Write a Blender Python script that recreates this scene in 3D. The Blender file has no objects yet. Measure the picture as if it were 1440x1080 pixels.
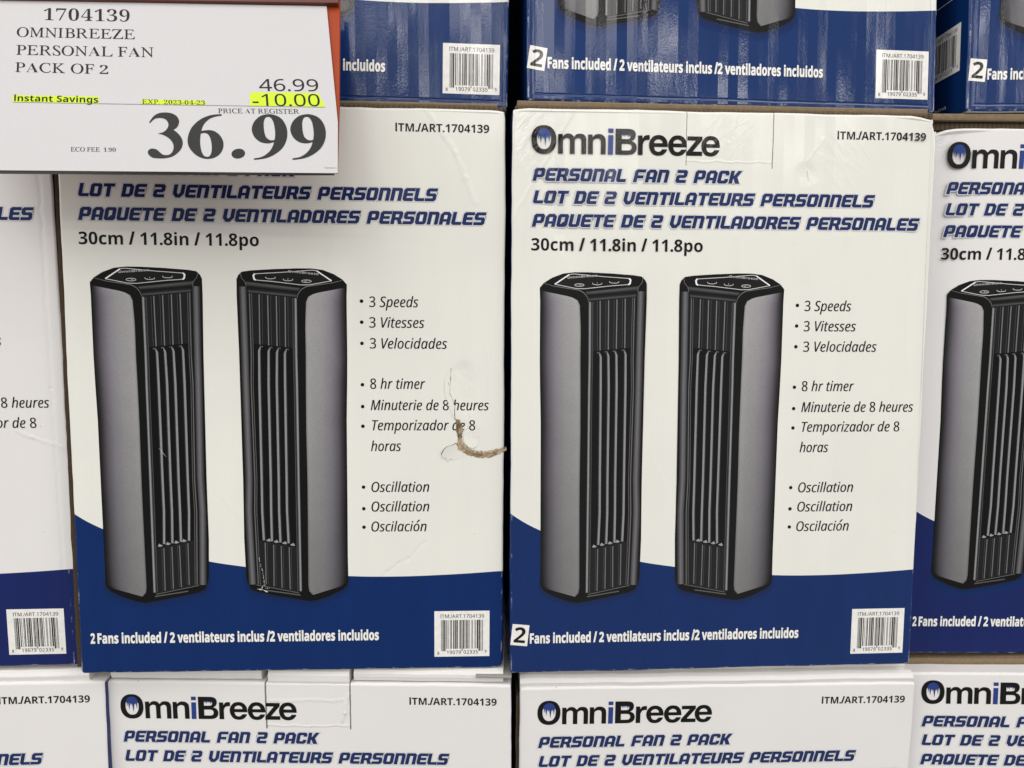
import bpy, bmesh, math, random
from mathutils import Vector, noise as mnoise

# ---------------------------------------------------------------- scene, camera, world, lamps
sc = bpy.context.scene
col = sc.collection
R = math.radians

cam = bpy.data.cameras.new('camera')
cam.sensor_width = 36.0
cam.lens = 25.0
cam.clip_start = 0.01
cam.clip_end = 100.0
cam_ob = bpy.data.objects.new('camera', cam)
col.objects.link(cam_ob)
cam_ob.location = (0, 0, 1.4)
cam_ob.rotation_euler = (R(85), 0, 0)
sc.camera = cam_ob

w = bpy.data.worlds.new('World')
sc.world = w
w.use_nodes = True
bg = w.node_tree.nodes['Background']
bg.inputs['Color'].default_value = (1.0, 0.985, 0.965, 1)
bg.inputs['Strength'].default_value = 0.38

def strip_lamp(name, loc, size, radiance, target=(0, 0.45, 1.45), colour=(1, 0.97, 0.93)):
    l = bpy.data.lights.new(name, 'AREA')
    l.shape = 'RECTANGLE'
    l.size, l.size_y = size
    l.energy = radiance * size[0] * size[1] * math.pi
    l.color = colour
    o = bpy.data.objects.new(name, l)
    col.objects.link(o)
    o.location = loc
    d = Vector(target) - Vector(loc)
    o.rotation_euler = d.to_track_quat('-Z', 'Y').to_euler()
    return o

# rows of warehouse ceiling strips, high up behind the photographer
LAMPS = [(-4.3, -6.6, 4.6, 0.9), (-1.7, -6.6, 4.6, 0.8), (0.9, -6.6, 4.6, 1.0), (3.6, -6.6, 4.6, 0.9),
         (-2.9, -8.8, 4.6, 0.9), (0.2, -8.8, 4.6, 1.0), (2.6, -8.8, 4.6, 0.9), (5.2, -8.8, 4.6, 0.9),
         (-1.4, -12.4, 4.6, 1.2), (2.2, -12.4, 4.6, 1.4)]
for x, y, z, lx in LAMPS:
    strip_lamp('ceiling_strip_lamp', (x, y, z), (lx, 0.26), 17.0)
# added fill panels: overhead for general light, both sides to thin the sign's shadow
for x, y, z, e in ((-5.0, -2.4, 3.3, 4.6), (5.0, -2.4, 3.3, 4.6), (0.0, -3.6, 4.5, 3.2), (-1.6, -1.2, 4.5, 3.0), (1.6, -1.2, 4.5, 3.0)):
    strip_lamp('fill_panel_lamp', (x, y, z), (2.6, 1.6), e)

sc.view_settings.view_transform = 'Standard'
sc.view_settings.look = 'None'
sc.view_settings.gamma = 1.0
sc.view_settings.exposure = 0.13
sc.view_settings.use_curve_mapping = False

# ---------------------------------------------------------------- colours and node helpers
def lin(c):
    return tuple(((v / 255) / 12.92 if v <= 10 else (((v / 255) + 0.055) / 1.055) ** 2.4) for v in c)

class NT:
    def __init__(self, mat):
        mat.use_nodes = True
        self.t = mat.node_tree
        self.n = self.t.nodes
        self.bsdf = self.n['Principled BSDF']
    def new(self, typ, **kw):
        nd = self.n.new(typ)
        for k, v in kw.items():
            setattr(nd, k, v)
        return nd
    def put(self, sock, v):
        if isinstance(v, bpy.types.NodeSocket):
            self.t.links.new(v, sock)
        elif isinstance(v, (tuple, list)) and len(v) == 3 and sock.type == 'RGBA':
            sock.default_value = (*v, 1)
        else:
            sock.default_value = v
    def m(self, op, a, b=None, c=None, clamp=False):
        nd = self.new('ShaderNodeMath', operation=op, use_clamp=clamp)
        self.put(nd.inputs[0], a)
        if b is not None: self.put(nd.inputs[1], b)
        if c is not None: self.put(nd.inputs[2], c)
        return nd.outputs[0]
    def mix(self, f, a, b):
        nd = self.new('ShaderNodeMix', data_type='RGBA')
        self.put(nd.inputs[0], f); self.put(nd.inputs[6], a); self.put(nd.inputs[7], b)
        return nd.outputs[2]
    def noise(self, vec, scale, detail=2.0, rough=0.5, dim='3D', distort=0.0):
        nd = self.new('ShaderNodeTexNoise', noise_dimensions=dim)
        self.put(nd.inputs['W' if dim == '1D' else 'Vector'], vec)
        nd.inputs['Scale'].default_value = scale
        nd.inputs['Detail'].default_value = detail
        nd.inputs['Roughness'].default_value = rough
        nd.inputs['Distortion'].default_value = distort
        return nd.outputs['Fac']
    def ramp(self, v, a, b, lo=0.0, hi=1.0):
        nd = self.new('ShaderNodeMapRange', interpolation_type='SMOOTHSTEP')
        self.put(nd.inputs[0], v)
        for i, q in enumerate((a, b, lo, hi)): nd.inputs[i + 1].default_value = q
        return nd.outputs[0]
    def xyz(self, vec):
        nd = self.new('ShaderNodeSeparateXYZ'); self.put(nd.inputs[0], vec); return nd.outputs
    def comb(self, x, y, z):
        nd = self.new('ShaderNodeCombineXYZ')
        for i, q in enumerate((x, y, z)): self.put(nd.inputs[i], q)
        return nd.outputs[0]

HALF, HT, DEPTH = 0.136, 0.361, 0.140        # a carton: 272 x 361 x 140 mm

def seg_dist(t, X, Z, a, b):
    """distance in the front plane from the point (X, Z) to the segment a-b"""
    (ax, az), (bx, bz) = a, b
    dx, dz = bx - ax, bz - az
    L2 = dx * dx + dz * dz
    px = t.m('SUBTRACT', X, ax); pz = t.m('SUBTRACT', Z, az)
    u = t.m('DIVIDE', t.m('ADD', t.m('MULTIPLY', px, dx), t.m('MULTIPLY', pz, dz)), L2, clamp=True)
    ex = t.m('SUBTRACT', px, t.m('MULTIPLY', u, dx)); ez = t.m('SUBTRACT', pz, t.m('MULTIPLY', u, dz))
    return t.m('SQRT', t.m('ADD', t.m('MULTIPLY', ex, ex), t.m('MULTIPLY', ez, ez)))

class GroupNT(NT):
    def __init__(self, tree):
        self.t = tree
        self.n = tree.nodes

_groups = {}
def board_normal(t, var):
    """the surface relief of one kind of carton, shared by everything printed on it"""
    key = id(var)
    if key not in _groups:
        tr = bpy.data.node_groups.new('board_relief', 'ShaderNodeTree')
        tr.interface.new_socket('Normal', in_out='OUTPUT', socket_type='NodeSocketVector')
        gt = GroupNT(tr)
        out = tr.nodes.new('NodeGroupOutput')
        tr.links.new(board_bump(gt, var), out.inputs[0])
        _groups[key] = tr
    nd = t.new('ShaderNodeGroup')
    nd.node_tree = _groups[key]
    return nd.outputs[0]

def board_bump(t, var):
    """corrugated, varnished board: flutes, broad warps, fine grain, and the dents of one carton"""
    geo = t.new('ShaderNodeNewGeometry').outputs['Position']
    ob = t.new('ShaderNodeTexCoord').outputs['Object']
    p = t.xyz(geo); q = t.xyz(ob)
    fl_n = t.noise(t.comb(t.m('MULTIPLY', p[0], 1.0), p[1], t.m('MULTIPLY', p[2], 0.12)), 155, 1.0, 0.4)
    broad = t.noise(t.comb(p[0], p[1], t.m('MULTIPLY', p[2], 0.8)), 11, 2.0, 0.45)
    mid = t.noise(t.comb(p[0], p[1], t.m('MULTIPLY', p[2], 0.5)), 38, 2.0, 0.5)
    grain = t.noise(geo, var.get('grain_scale', 1500), 2.0, 0.6)
    h = t.m('MULTIPLY', fl_n, var.get('flute', 0.00016))
    h = t.m('ADD', h, t.m('MULTIPLY', broad, var.get('broad', 0.0022)))
    h = t.m('ADD', h, t.m('MULTIPLY', mid, 0.00025))
    h = t.m('ADD', h, t.m('MULTIPLY', grain, var.get('grain', 0.000012)))
    if var.get('score'):                                   # scored fold line just inside the edges
        d = t.m('MINIMUM', t.m('SUBTRACT', HALF, t.m('ABSOLUTE', q[0])), q[2])
        d = t.m('ADD', d, t.m('MULTIPLY', t.m('SUBTRACT', t.noise(ob, 60, 2), 0.5), 0.0008))
        g = t.ramp(t.m('ABSOLUTE', t.m('SUBTRACT', d, 0.0045)), 0.0, 0.0011, 1, 0)
        h = t.m('SUBTRACT', h, t.m('MULTIPLY', g, 0.00035))
    wob = t.m('MULTIPLY', t.m('SUBTRACT', t.noise(ob, 120, 3), 0.5), 0.004)
    wx = t.m('ADD', q[0], wob)
    wz = t.m('ADD', q[2], t.m('MULTIPLY', t.m('SUBTRACT', t.noise(t.comb(q[2], q[0], 0.3), 110, 3), 0.5), 0.004))
    for pts, hw, hh in var.get('crease', ()):
        for a, b in zip(pts, pts[1:]):
            d = seg_dist(t, wx, wz, (a[0] / 1000, (185 - a[1]) / 1000), (b[0] / 1000, (185 - b[1]) / 1000))
            h = t.m('ADD', h, t.m('MULTIPLY', t.ramp(d, 0, hw / 1000, 1, 0), hh / 1000))
    for cx, cy, r, hh in var.get('crush', ()):
        dx = t.m('SUBTRACT', q[0], cx / 1000); dz = t.m('SUBTRACT', q[2], (185 - cy) / 1000)
        d = t.m('SQRT', t.m('ADD', t.m('MULTIPLY', dx, dx), t.m('MULTIPLY', dz, dz)))
        mk = t.ramp(d, 0.2 * r / 1000, r / 1000, 1, 0)
        diag = t.m('ADD', q[0], t.m('MULTIPLY', q[2], 0.8 if cx > 0 else -0.8))
        wr = t.noise(t.comb(t.m('MULTIPLY', diag, 2.2), q[2], q[0]), 70, 3, 0.6, distort=0.6)
        h = t.m('ADD', h, t.m('MULTIPLY', t.m('MULTIPLY', mk, wr), hh / 1000))
    bp = t.new('ShaderNodeBump')
    bp.inputs['Strength'].default_value = 1.0
    bp.inputs['Distance'].default_value = 1.0
    t.put(bp.inputs['Height'], h)
    # every flute of the board catches the lamps at its own small angle
    cell = t.m('FLOOR', t.m('DIVIDE', p[0], 0.0066))
    wn = t.new('ShaderNodeTexWhiteNoise', noise_dimensions='2D')
    t.put(wn.inputs['Vector'], t.comb(cell, t.m('FLOOR', t.m('MULTIPLY', p[2], 2.75)), 0.0))
    wc = t.xyz(wn.outputs['Color'])
    lng = t.noise(t.comb(cell, t.m('MULTIPLY', p[2], 14.0), 0.0), 1.0, 1.0)
    k = var.get('tilt', 0.010)
    tz = t.m('MULTIPLY', t.m('ADD', t.m('SUBTRACT', wc[0], 0.5), t.m('MULTIPLY', t.m('SUBTRACT', lng, 0.5), 1.2)), k)
    tx = t.m('MULTIPLY', t.m('SUBTRACT', wc[1], 0.5), k * 1.5)
    ad = t.new('ShaderNodeVectorMath', operation='ADD')
    t.put(ad.inputs[0], bp.outputs[0]); t.put(ad.inputs[1], t.comb(tx, 0.0, tz))
    no = t.new('ShaderNodeVectorMath', operation='NORMALIZE')
    t.put(no.inputs[0], ad.outputs[0])
    return no.outputs[0]

def gloss(t, base, rough, var, spec=0.5):
    t.put(t.bsdf.inputs['Base Color'], base)
    r = t.noise(t.new('ShaderNodeNewGeometry').outputs['Position'], 40, 3)
    t.put(t.bsdf.inputs['Roughness'], t.m('ADD', rough - 0.05, t.m('MULTIPLY', r, 0.10)))
    t.bsdf.inputs['Specular IOR Level'].default_value = spec
    t.put(t.bsdf.inputs['Normal'], board_normal(t, var))

BLUE = (0.0022, 0.0215, 0.115)
INK = {'black': (0.005, 0.005, 0.005), 'navy': (0.013, 0.026, 0.110), 'logo_blue': (0.022, 0.048, 0.21),
       'rim': (0.44, 0.46, 0.52), 'pale': (0.68, 0.68, 0.665), 'white': (0.80, 0.80, 0.78), 'label': (0.80, 0.79, 0.76),
       'shade': (0.006, 0.012, 0.045), 'kraft': (0.24, 0.155, 0.083)}
_mats = {}
def ink(kind, vname):
    key = (kind, vname)
    if key not in _mats:
        mt = bpy.data.materials.new('%s_print' % kind if kind != 'picture' else 'picture_print')
        t = NT(mt)
        var = VARS[vname]
        if kind == 'picture':
            at = t.new('ShaderNodeAttribute', attribute_name='tone')
            ob = t.new('ShaderNodeTexCoord').outputs['Object']
            qq = t.xyz(ob)
            gr = t.noise(t.comb(t.m('MULTIPLY', qq[0], 0.35), qq[1], qq[2]), 1900, 3, 0.7)      # halftone grain of the print
            gs = t.noise(ob, 55, 3, 0.55)
            kk = t.m('ADD', t.m('MULTIPLY', gr, 0.50), t.m('ADD', 0.66, t.m('MULTIPLY', gs, 0.18)))
            vm = t.new('ShaderNodeVectorMath', operation='MULTIPLY')
            t.put(vm.inputs[0], at.outputs['Color']); t.put(vm.inputs[1], t.comb(kk, kk, kk))
            base = vm.outputs[0]
        else:
            c = INK[kind]
            n = t.noise(t.new('ShaderNodeNewGeometry').outputs['Position'], 260, 3)
            base = t.mix(n, tuple(v * 0.86 for v in c), tuple(min(1, v * 1.14) for v in c))
        gloss(t, base, var.get('rough', 0.30), var, var.get('spec', 0.21))
        _mats[key] = mt
    return _mats[key]

WAVE = [(-136, 77.5), (-117.5, 88.5), (-85, 101), (-51, 110.6), (-29, 114.3), (0, 118.2), (38.3, 121.2), (66, 121.8), (98, 121.0), (136, 118.8)]

def carton_mat(vname):
    key = ('carton', vname)
    if key in _mats: return _mats[key]
    var = VARS[vname]
    mt = bpy.data.materials.new('printed_carton')
    t = NT(mt)
    tc = t.new('ShaderNodeTexCoord')
    ob = tc.outputs['Object']
    q = t.xyz(ob); nn = t.xyz(tc.outputs['Normal'])
    fc = t.new('ShaderNodeFloatCurve')
    cv = fc.mapping.curves[0]
    pts = [((x + 136) / 272, (125 - y) / 60) for x, y in WAVE]
    cv.points[0].location = pts[0]; cv.points[1].location = pts[-1]
    for p in pts[1:-1]: cv.points.new(*p)
    fc.mapping.update()
    t.put(fc.inputs['Value'], t.m('DIVIDE', t.m('ADD', q[0], 0.136), 0.272, clamp=True))
    edge = t.m('ADD', t.m('MULTIPLY', fc.outputs[0], 0.060), 0.060)     # height of the wave above the base
    blue = t.ramp(t.m('SUBTRACT', q[2], edge), -0.00012, 0.00012, 1, 0)
    side = t.ramp(t.m('ABSOLUTE', nn[0]), 0.80, 0.86, 0, 1)
    blue = t.m('MAXIMUM', blue, side)
    flat = t.ramp(t.m('ABSOLUTE', nn[2]), 0.80, 0.86, 0, 1)
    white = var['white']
    # fibre mottling and faint grubby smears of the board stock
    n1 = t.noise(ob, 900, 3, 0.6); n2 = t.noise(ob, 14, 4, 0.6)
    k = t.m('ADD', 0.955, t.m('ADD', t.m('MULTIPLY', n1, 0.05), t.m('MULTIPLY', n2, 0.04)))
    wcol = t.mix(k, tuple(v * 0.0 for v in white), white)
    # specks of dirt
    sp = t.ramp(t.noise(ob, 320, 1, 0.4), 0.80, 0.84)
    wcol = t.mix(t.m('MULTIPLY', sp, 0.5), wcol, (0.16, 0.14, 0.12))
    bn = t.noise(t.comb(t.m('MULTIPLY', q[0], 1.0), q[1], t.m('MULTIPLY', q[2], 0.15)), 90, 3, 0.5)
    bl = var.get('blue', BLUE)
    bcol = t.mix(bn, tuple(v * 0.88 for v in bl), tuple(v * 1.12 for v in bl))
    # ink rubbed off along the folds
    d = t.m('MINIMUM', t.m('MINIMUM', t.m('SUBTRACT', var.get('xr', HALF), q[0]), t.m('ADD', q[0], var.get('xl', HALF))), q[2])
    rub = t.ramp(t.m('ABSOLUTE', t.m('SUBTRACT', d, 0.0010)), 0.0, 0.0006, 1, 0)
    rn = t.ramp(t.noise(t.comb(t.m('MULTIPLY', q[0], 1.3), 0.0, t.m('MULTIPLY', q[2], 1.0)), 130, 4, 0.65), 0.50, 0.66)
    bcol = t.mix(t.m('MULTIPLY', t.m('MULTIPLY', rub, rn), var.get('rub', 0.45)), bcol, (0.62, 0.63, 0.66))
    nick = t.ramp(t.noise(ob, 210, 2, 0.5), 0.765, 0.80)
    bcol = t.mix(t.m('MULTIPLY', nick, 0.5), bcol, (0.5, 0.52, 0.58))
    base = t.mix(blue, wcol, bcol)
    base = t.mix(flat, base, wcol)
    for pts in var.get('cut', ()):                          # die-cut lines of the tuck tab
        for a, b, wd in pts:
            dd = seg_dist(t, t.m('ADD', q[0], t.m('MULTIPLY', t.m('SUBTRACT', t.noise(ob, 160, 3, 0.6), 0.5), 0.0009)), q[2], (a[0] / 1000, (185 - a[1]) / 1000), (b[0] / 1000, (185 - b[1]) / 1000))
            base = t.mix(t.m('MULTIPLY', t.ramp(dd, wd / 2000, wd / 1000, 1, 0), 0.85), base, (0.07, 0.055, 0.045))
    gloss(t, base, var.get('rough', 0.30), var, var.get('spec', 0.21))
    _mats[key] = mt
    return mt

def plain_mat(name, c, rough=0.7, n_scale=300, vary=0.15, spec=0.3, stripe=None, bump=0.0):
    if name in _mats: return _mats[name]
    mt = bpy.data.materials.new(name)
    t = NT(mt)
    ob = t.new('ShaderNodeTexCoord').outputs['Object']
    n = t.noise(ob, n_scale, 4, 0.6)
    base = t.mix(n, tuple(v * (1 - vary) for v in c), tuple(min(1, v * (1 + vary)) for v in c))
    if stripe:
        q = t.xyz(ob)
        s = t.m('ABSOLUTE', t.m('SINE', t.m('ADD', t.m('MULTIPLY', q[0], math.pi / stripe), t.m('MULTIPLY', t.noise(ob, 60, 2), 4))))
        base = t.mix(t.ramp(s, 0.15, 0.6, 0.65, 0.0), base, tuple(v * 0.25 for v in c))
    t.put(t.bsdf.inputs['Base Color'], base)
    t.bsdf.inputs['Roughness'].default_value = rough
    t.bsdf.inputs['Specular IOR Level'].default_value = spec
    if bump:
        bp = t.new('ShaderNodeBump'); bp.inputs['Strength'].default_value = 1; bp.inputs['Distance'].default_value = 1
        t.put(bp.inputs['Height'], t.m('MULTIPLY', t.noise(ob, n_scale * 0.6, 4, 0.6), bump))
        t.put(t.bsdf.inputs['Normal'], bp.outputs[0])
    _mats[name] = mt
    return mt

# ---------------------------------------------------------------- lettering
def math_map(s, up, lo=None, dg=None):
    r = ''
    for ch in s:
        if 'A' <= ch <= 'Z' and up: r += chr(up + ord(ch) - 65)
        elif 'a' <= ch <= 'z' and lo: r += chr(lo + ord(ch) - 97)
        elif '0' <= ch <= '9' and dg: r += chr(dg + ord(ch) - 48)
        else: r += ch
    return r

def bold_sans(s):    # plain capital I without serifs
    return math_map(s, 0x1D5D4, 0x1D5EE, 0x1D7EC).replace(chr(0x1D5D4 + 8), chr(0x1D5EE + 11))
def plain_sans(s):
    return math_map(s, 0x1D5A0, 0x1D5BA, 0x1D7E2).replace(chr(0x1D5A0 + 8), chr(0x1D5BA + 11))
def italic_sans(s):
    return math_map(s, 0x1D608, 0x1D622, 0x1D7E2)
def roman(s):
    return math_map(s, 0x1D400, 0x1D41A, 0x1D7CE)

STYLE = {'period_probe': (bold_sans, 0.0, 0.0, 1.0),
         'bold': (bold_sans, 0.0, 0.0, 1.0), 'heavy': (bold_sans, 0.0, 0.0, 1.0), 'logo': (bold_sans, 0.0, 0.022, 1.0), 'condensed': (bold_sans, 0.0, 0.022, 1.0),
         'sans': (plain_sans, 0.0, 0.0, 1.0), 'sansthick': (plain_sans, 0.0, 0.008, 1.0),
         'italic': (italic_sans, 0.0, 0.0, 1.0), 'romfig': (roman, 0.0, -0.012, 1.0), 'romcap': (lambda q: math_map(q, 0x1D434), -0.26, 0.002, 1.0), 'mono': (plain_sans, 0.0, 0.006, 1.12)}
_txt = {}
def raw_text(s, style):
    """outline mesh of a line of type: (verts, faces), baseline 0, unscaled"""
    key = (s, style)
    if key in _txt: return _txt[key]
    if style == 'roman':
        _txt[key] = roman_text(s)
        return _txt[key]
    fn, shear, off, sp = STYLE[style]
    slash = style in ('bold', 'heavy', 'condensed') and '/' in s
    c = bpy.data.curves.new('lettering', 'FONT')
    c.body = fn(s.replace('/', 'l') if slash else s); c.size = 1.0; c.shear = shear; c.offset = off; c.space_character = sp
    c.resolution_u = 3
    o = bpy.data.objects.new('lettering', c)
    col.objects.link(o)
    bpy.context.view_layer.update()
    me = o.to_mesh()
    v = [(p.co.x, p.co.y) for p in me.vertices]
    f = [tuple(p.vertices) for p in me.polygons]
    o.to_mesh_clear()
    bpy.data.objects.remove(o); bpy.data.curves.remove(c)
    if slash:                                               # the stroke is a slanted bar of the bold weight
        full = s.replace('/', 'l')
        for i, ch in enumerate(s):
            if ch != '/': continue
            xb = max(p[0] for p in raw_text(full[:i + 1], style)[0]) + 0.01
            pre = raw_text(full[:i], style)[0] if i and s[i - 1] != ' ' else []
            xa = max(p[0] for p in pre) + 0.004 if pre else xb - 0.32
            v = [(p[0] + (p[1] - 0.36) * 0.28 if xa < p[0] < xb else p[0], p[1]) for p in v]
    if style in ('bold', 'heavy') and '.' in s:             # a full stop of the bold weight
        full = s.replace('/', 'l')
        for i, ch in enumerate(s):
            if ch != '.': continue
            xb = max(p[0] for p in raw_text(full[:i] + '.', 'period_probe')[0])
            q = [k for k, p in enumerate(v) if xb - 0.13 < p[0] < xb + 0.004 and p[1] < 0.17]
            if not q: continue
            cx = sum(v[k][0] for k in q) / len(q)
            for k in q: v[k] = (cx + (v[k][0] - cx) * 1.5, v[k][1] * 1.35)
    _txt[key] = (v, f)
    return _txt[key]

def roman_text(s):
    """upright serif type, set glyph by glyph: straightened light italics, thinned bold figures"""
    V = []; F = []; x = 0.0
    for ch in s:
        if ch == ' ':
            x += 0.24; continue
        st = 'romcap' if ch.isalpha() and ch != 'A' else 'romfig'
        v, f = raw_text(ch, st)
        a = min(p[0] for p in v); b = max(p[0] for p in v); k = len(V)
        sc_ = 0.92 if ch.isdigit() else 1.0
        V += [(x + p[0] - a, p[1] * sc_) for p in v]; F += [tuple(i + k for i in t) for t in f]
        x += (b - a) + (0.10 if ch in 'I1' or ch.isdigit() else 0.055)
    return V, F

def cap_h(style):
    if style == 'roman': style = 'romcap'

    v, _ = raw_text('H', style)
    return max(p[1] for p in v) - min(p[1] for p in v)

# the squared, slanted display face of the title lines, drawn as polygons (units of the cap height)
tv, th_, ch_ = 0.25, 0.21, 0.13
def _g(w_):
    t, h, c = tv, th_, ch_
    w = w_
    box = [(c, 0), (w - c, 0), (w, c), (w, 1 - c), (w - c, 1), (c, 1), (0, 1 - c), (0, c)]
    hole = [(t, h), (w - t, h), (w - t, 1 - h), (t, 1 - h)]
    return dict(
        E=([(c, 0), (w - .04, 0), (w - .04, h), (t, h), (t, .41), (w - .10, .41), (w - .10, .60), (t, .60), (t, 1 - h), (w, 1 - h), (w, 1), (c, 1), (0, 1 - c), (0, c)],),
        L=([(c, 0), (w - .06, 0), (w - .06, h), (t, h), (t, 1), (0, 1), (0, c)],),
        T=([(w / 2 - t / 2, 0), (w / 2 + t / 2, 0), (w / 2 + t / 2, 1 - h), (w, 1 - h), (w, 1), (0, 1), (0, 1 - h), (w / 2 - t / 2, 1 - h)],),
        I=([(0, 0), (t, 0), (t, 1), (0, 1)],),
        O=(box, hole),
        D=([(0, 0), (w - .2, 0), (w, .2), (w, .8), (w - .2, 1), (0, 1)], [(t, h), (w - t - .06, h), (w - t, h + .06), (w - t, 1 - h - .06), (w - t - .06, 1 - h), (t, 1 - h)]),
        P=([(0, 0), (t, 0), (t, .29), (w - c, .29), (w, .29 + c), (w, 1 - c), (w - c, 1), (c, 1), (0, 1 - c)], [(t, .48), (w - t, .48), (w - t, 1 - h), (t, 1 - h)]),
        R=([(0, 0), (t, 0), (t, .33), (w - t - .10, .33), (w - t + .04, 0), (w + .06, 0), (w - .10, .37), (w, .47), (w, 1 - c), (w - c, 1), (0, 1)], [(t, .52), (w - t - .02, .52), (w - t, .56), (w - t, 1 - h), (t, 1 - h)]),
        A=([(0, 0), (t, 0), (t, .25), (w - t, .25), (w - t, 0), (w, 0), (w, .80), (w - .2, 1), (.2, 1), (0, .80)], [(t, .42), (w - t, .42), (w - t, 1 - h - .04), (w - t - .06, 1 - h), (t + .06, 1 - h), (t, 1 - h - .04)]),
        N=([(0, 0), (t, 0), (t, 1 - h), (w - t, 1 - h), (w - t, 0), (w, 0), (w, 1 - c), (w - c, 1), (0, 1)],),
        U=([(c, 0), (w - c, 0), (w, c), (w, 1), (w - t, 1), (w - t, h), (t, h), (t, 1), (0, 1), (0, c)],),
        V=([(w / 2 - .15, 0), (w / 2 + .15, 0), (w, .30), (w, 1), (w - t, 1), (w - t, .38), (w / 2, .20), (t, .38), (t, 1), (0, 1), (0, .30)],),
        S=([(0, 0), (w - c, 0), (w, c), (w, .6 - c), (w - c, .6), (t, .6), (t, 1 - h), (w, 1 - h), (w, 1), (c, 1), (0, 1 - c), (0, .4 + c), (c, .4), (w - t, .4), (w - t, h), (0, h)],),
        C=([(c, 0), (w - c, 0), (w, c), (w, .34), (w - t, .34), (w - t, h), (t, h), (t, 1 - h), (w - t, 1 - h), (w - t, .66), (w, .66), (w, 1 - c), (w - c, 1), (c, 1), (0, 1 - c), (0, c)],),
        F=([(0, 0), (t, 0), (t, .32), (w - .1, .32), (w - .1, .52), (t, .52), (t, 1 - h), (w, 1 - h), (w, 1), (c, 1), (0, 1 - c)],),
        K=([(0, 0), (t, 0), (t, .38), (t + .08, .38), (w - t - .02, 0), (w + .04, 0), (w * .70, .5), (w + .04, 1), (w - t, 1), (t + .08, .62), (t, .62), (t, 1), (0, 1)],),
        Q=(box, [(t, h), (t + .07, h), (t + .20, h + .16), (w - t, h + .16), (w - t, 1 - h), (t, 1 - h)]))
GLY = _g(0.80)
GLY['2'] = ([(0.80 - x, y) for x, y in GLY['S'][0]][::-1],)
ADV = {k: 0.93 for k in GLY}
ADV.update({'I': 0.39, ' ': 0.52, 'L': 0.84, 'E': 0.88, 'T': 0.90})

def poly_offset(pts, d):
    """move a closed outline outwards by d (mitred); outlines wound counter-clockwise grow"""
    n = len(pts); out = []
    for i in range(n):
        p0, p1, p2 = Vector(pts[i - 1]), Vector(pts[i]), Vector(pts[(i + 1) % n])
        a = (p1 - p0).normalized(); b = (p2 - p1).normalized()
        na = Vector((a.y, -a.x)); nb = Vector((b.y, -b.x))
        k = 1 + na.dot(nb)
        v = (na + nb) / max(k, 0.5)
        out.append((p1.x + v.x * d, p1.y + v.y * d))
    return out

def area(pts):
    return sum(pts[i - 1][0] * pts[i][1] - pts[i][0] * pts[i - 1][1] for i in range(len(pts))) / 2

def ccw(pts):
    return list(pts) if area(pts) > 0 else list(pts)[::-1]

from mathutils.geometry import tessellate_polygon
def fill(loops):
    """triangulate an outline with holes"""
    vs = [p for l in loops for p in l]
    tri = tessellate_polygon([[Vector((p[0], p[1], 0)) for p in l] for l in loops])
    return vs, [tuple(t) for t in tri]

def smooth_outline(pts, n=6):
    """closed curve through the points; points with a third value stay sharp"""
    out = []; m = len(pts)
    for i in range(m):
        p0, p1, p2, p3 = pts[i - 1], pts[i], pts[(i + 1) % m], pts[(i + 2) % m]
        a0 = p1 if len(p1) > 2 else p0
        a3 = p2 if len(p2) > 2 else p3
        for k in range(n):
            t = k / n; t2 = t * t; t3 = t2 * t
            out.append(tuple(0.5 * ((2 * p1[d]) + (-a0[d] + p2[d]) * t + (2 * a0[d] - 5 * p1[d] + 4 * p2[d] - a3[d]) * t2 + (-a0[d] + 3 * p1[d] - 3 * p2[d] + a3[d]) * t3) for d in (0, 1)))
    return out

def display_line(s, off=0.0, slant=0.22):
    x = 0.0; V = []; F = []
    for ch in s:
        if ch != ' ':
            loops = [poly_offset(ccw(GLY[ch][0]), off)]
            for hl in GLY[ch][1:]:
                hp = poly_offset(ccw(hl), -min(off, 0.055))
                loops.append(hp)
            v, f = fill(loops)
            k = len(V)
            V += [(x + p[0] + slant * p[1], p[1]) for p in v]
            F += [tuple(i + k for i in t) for t in f]
        x += ADV.get(ch, 0.9)
    return V, F

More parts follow.
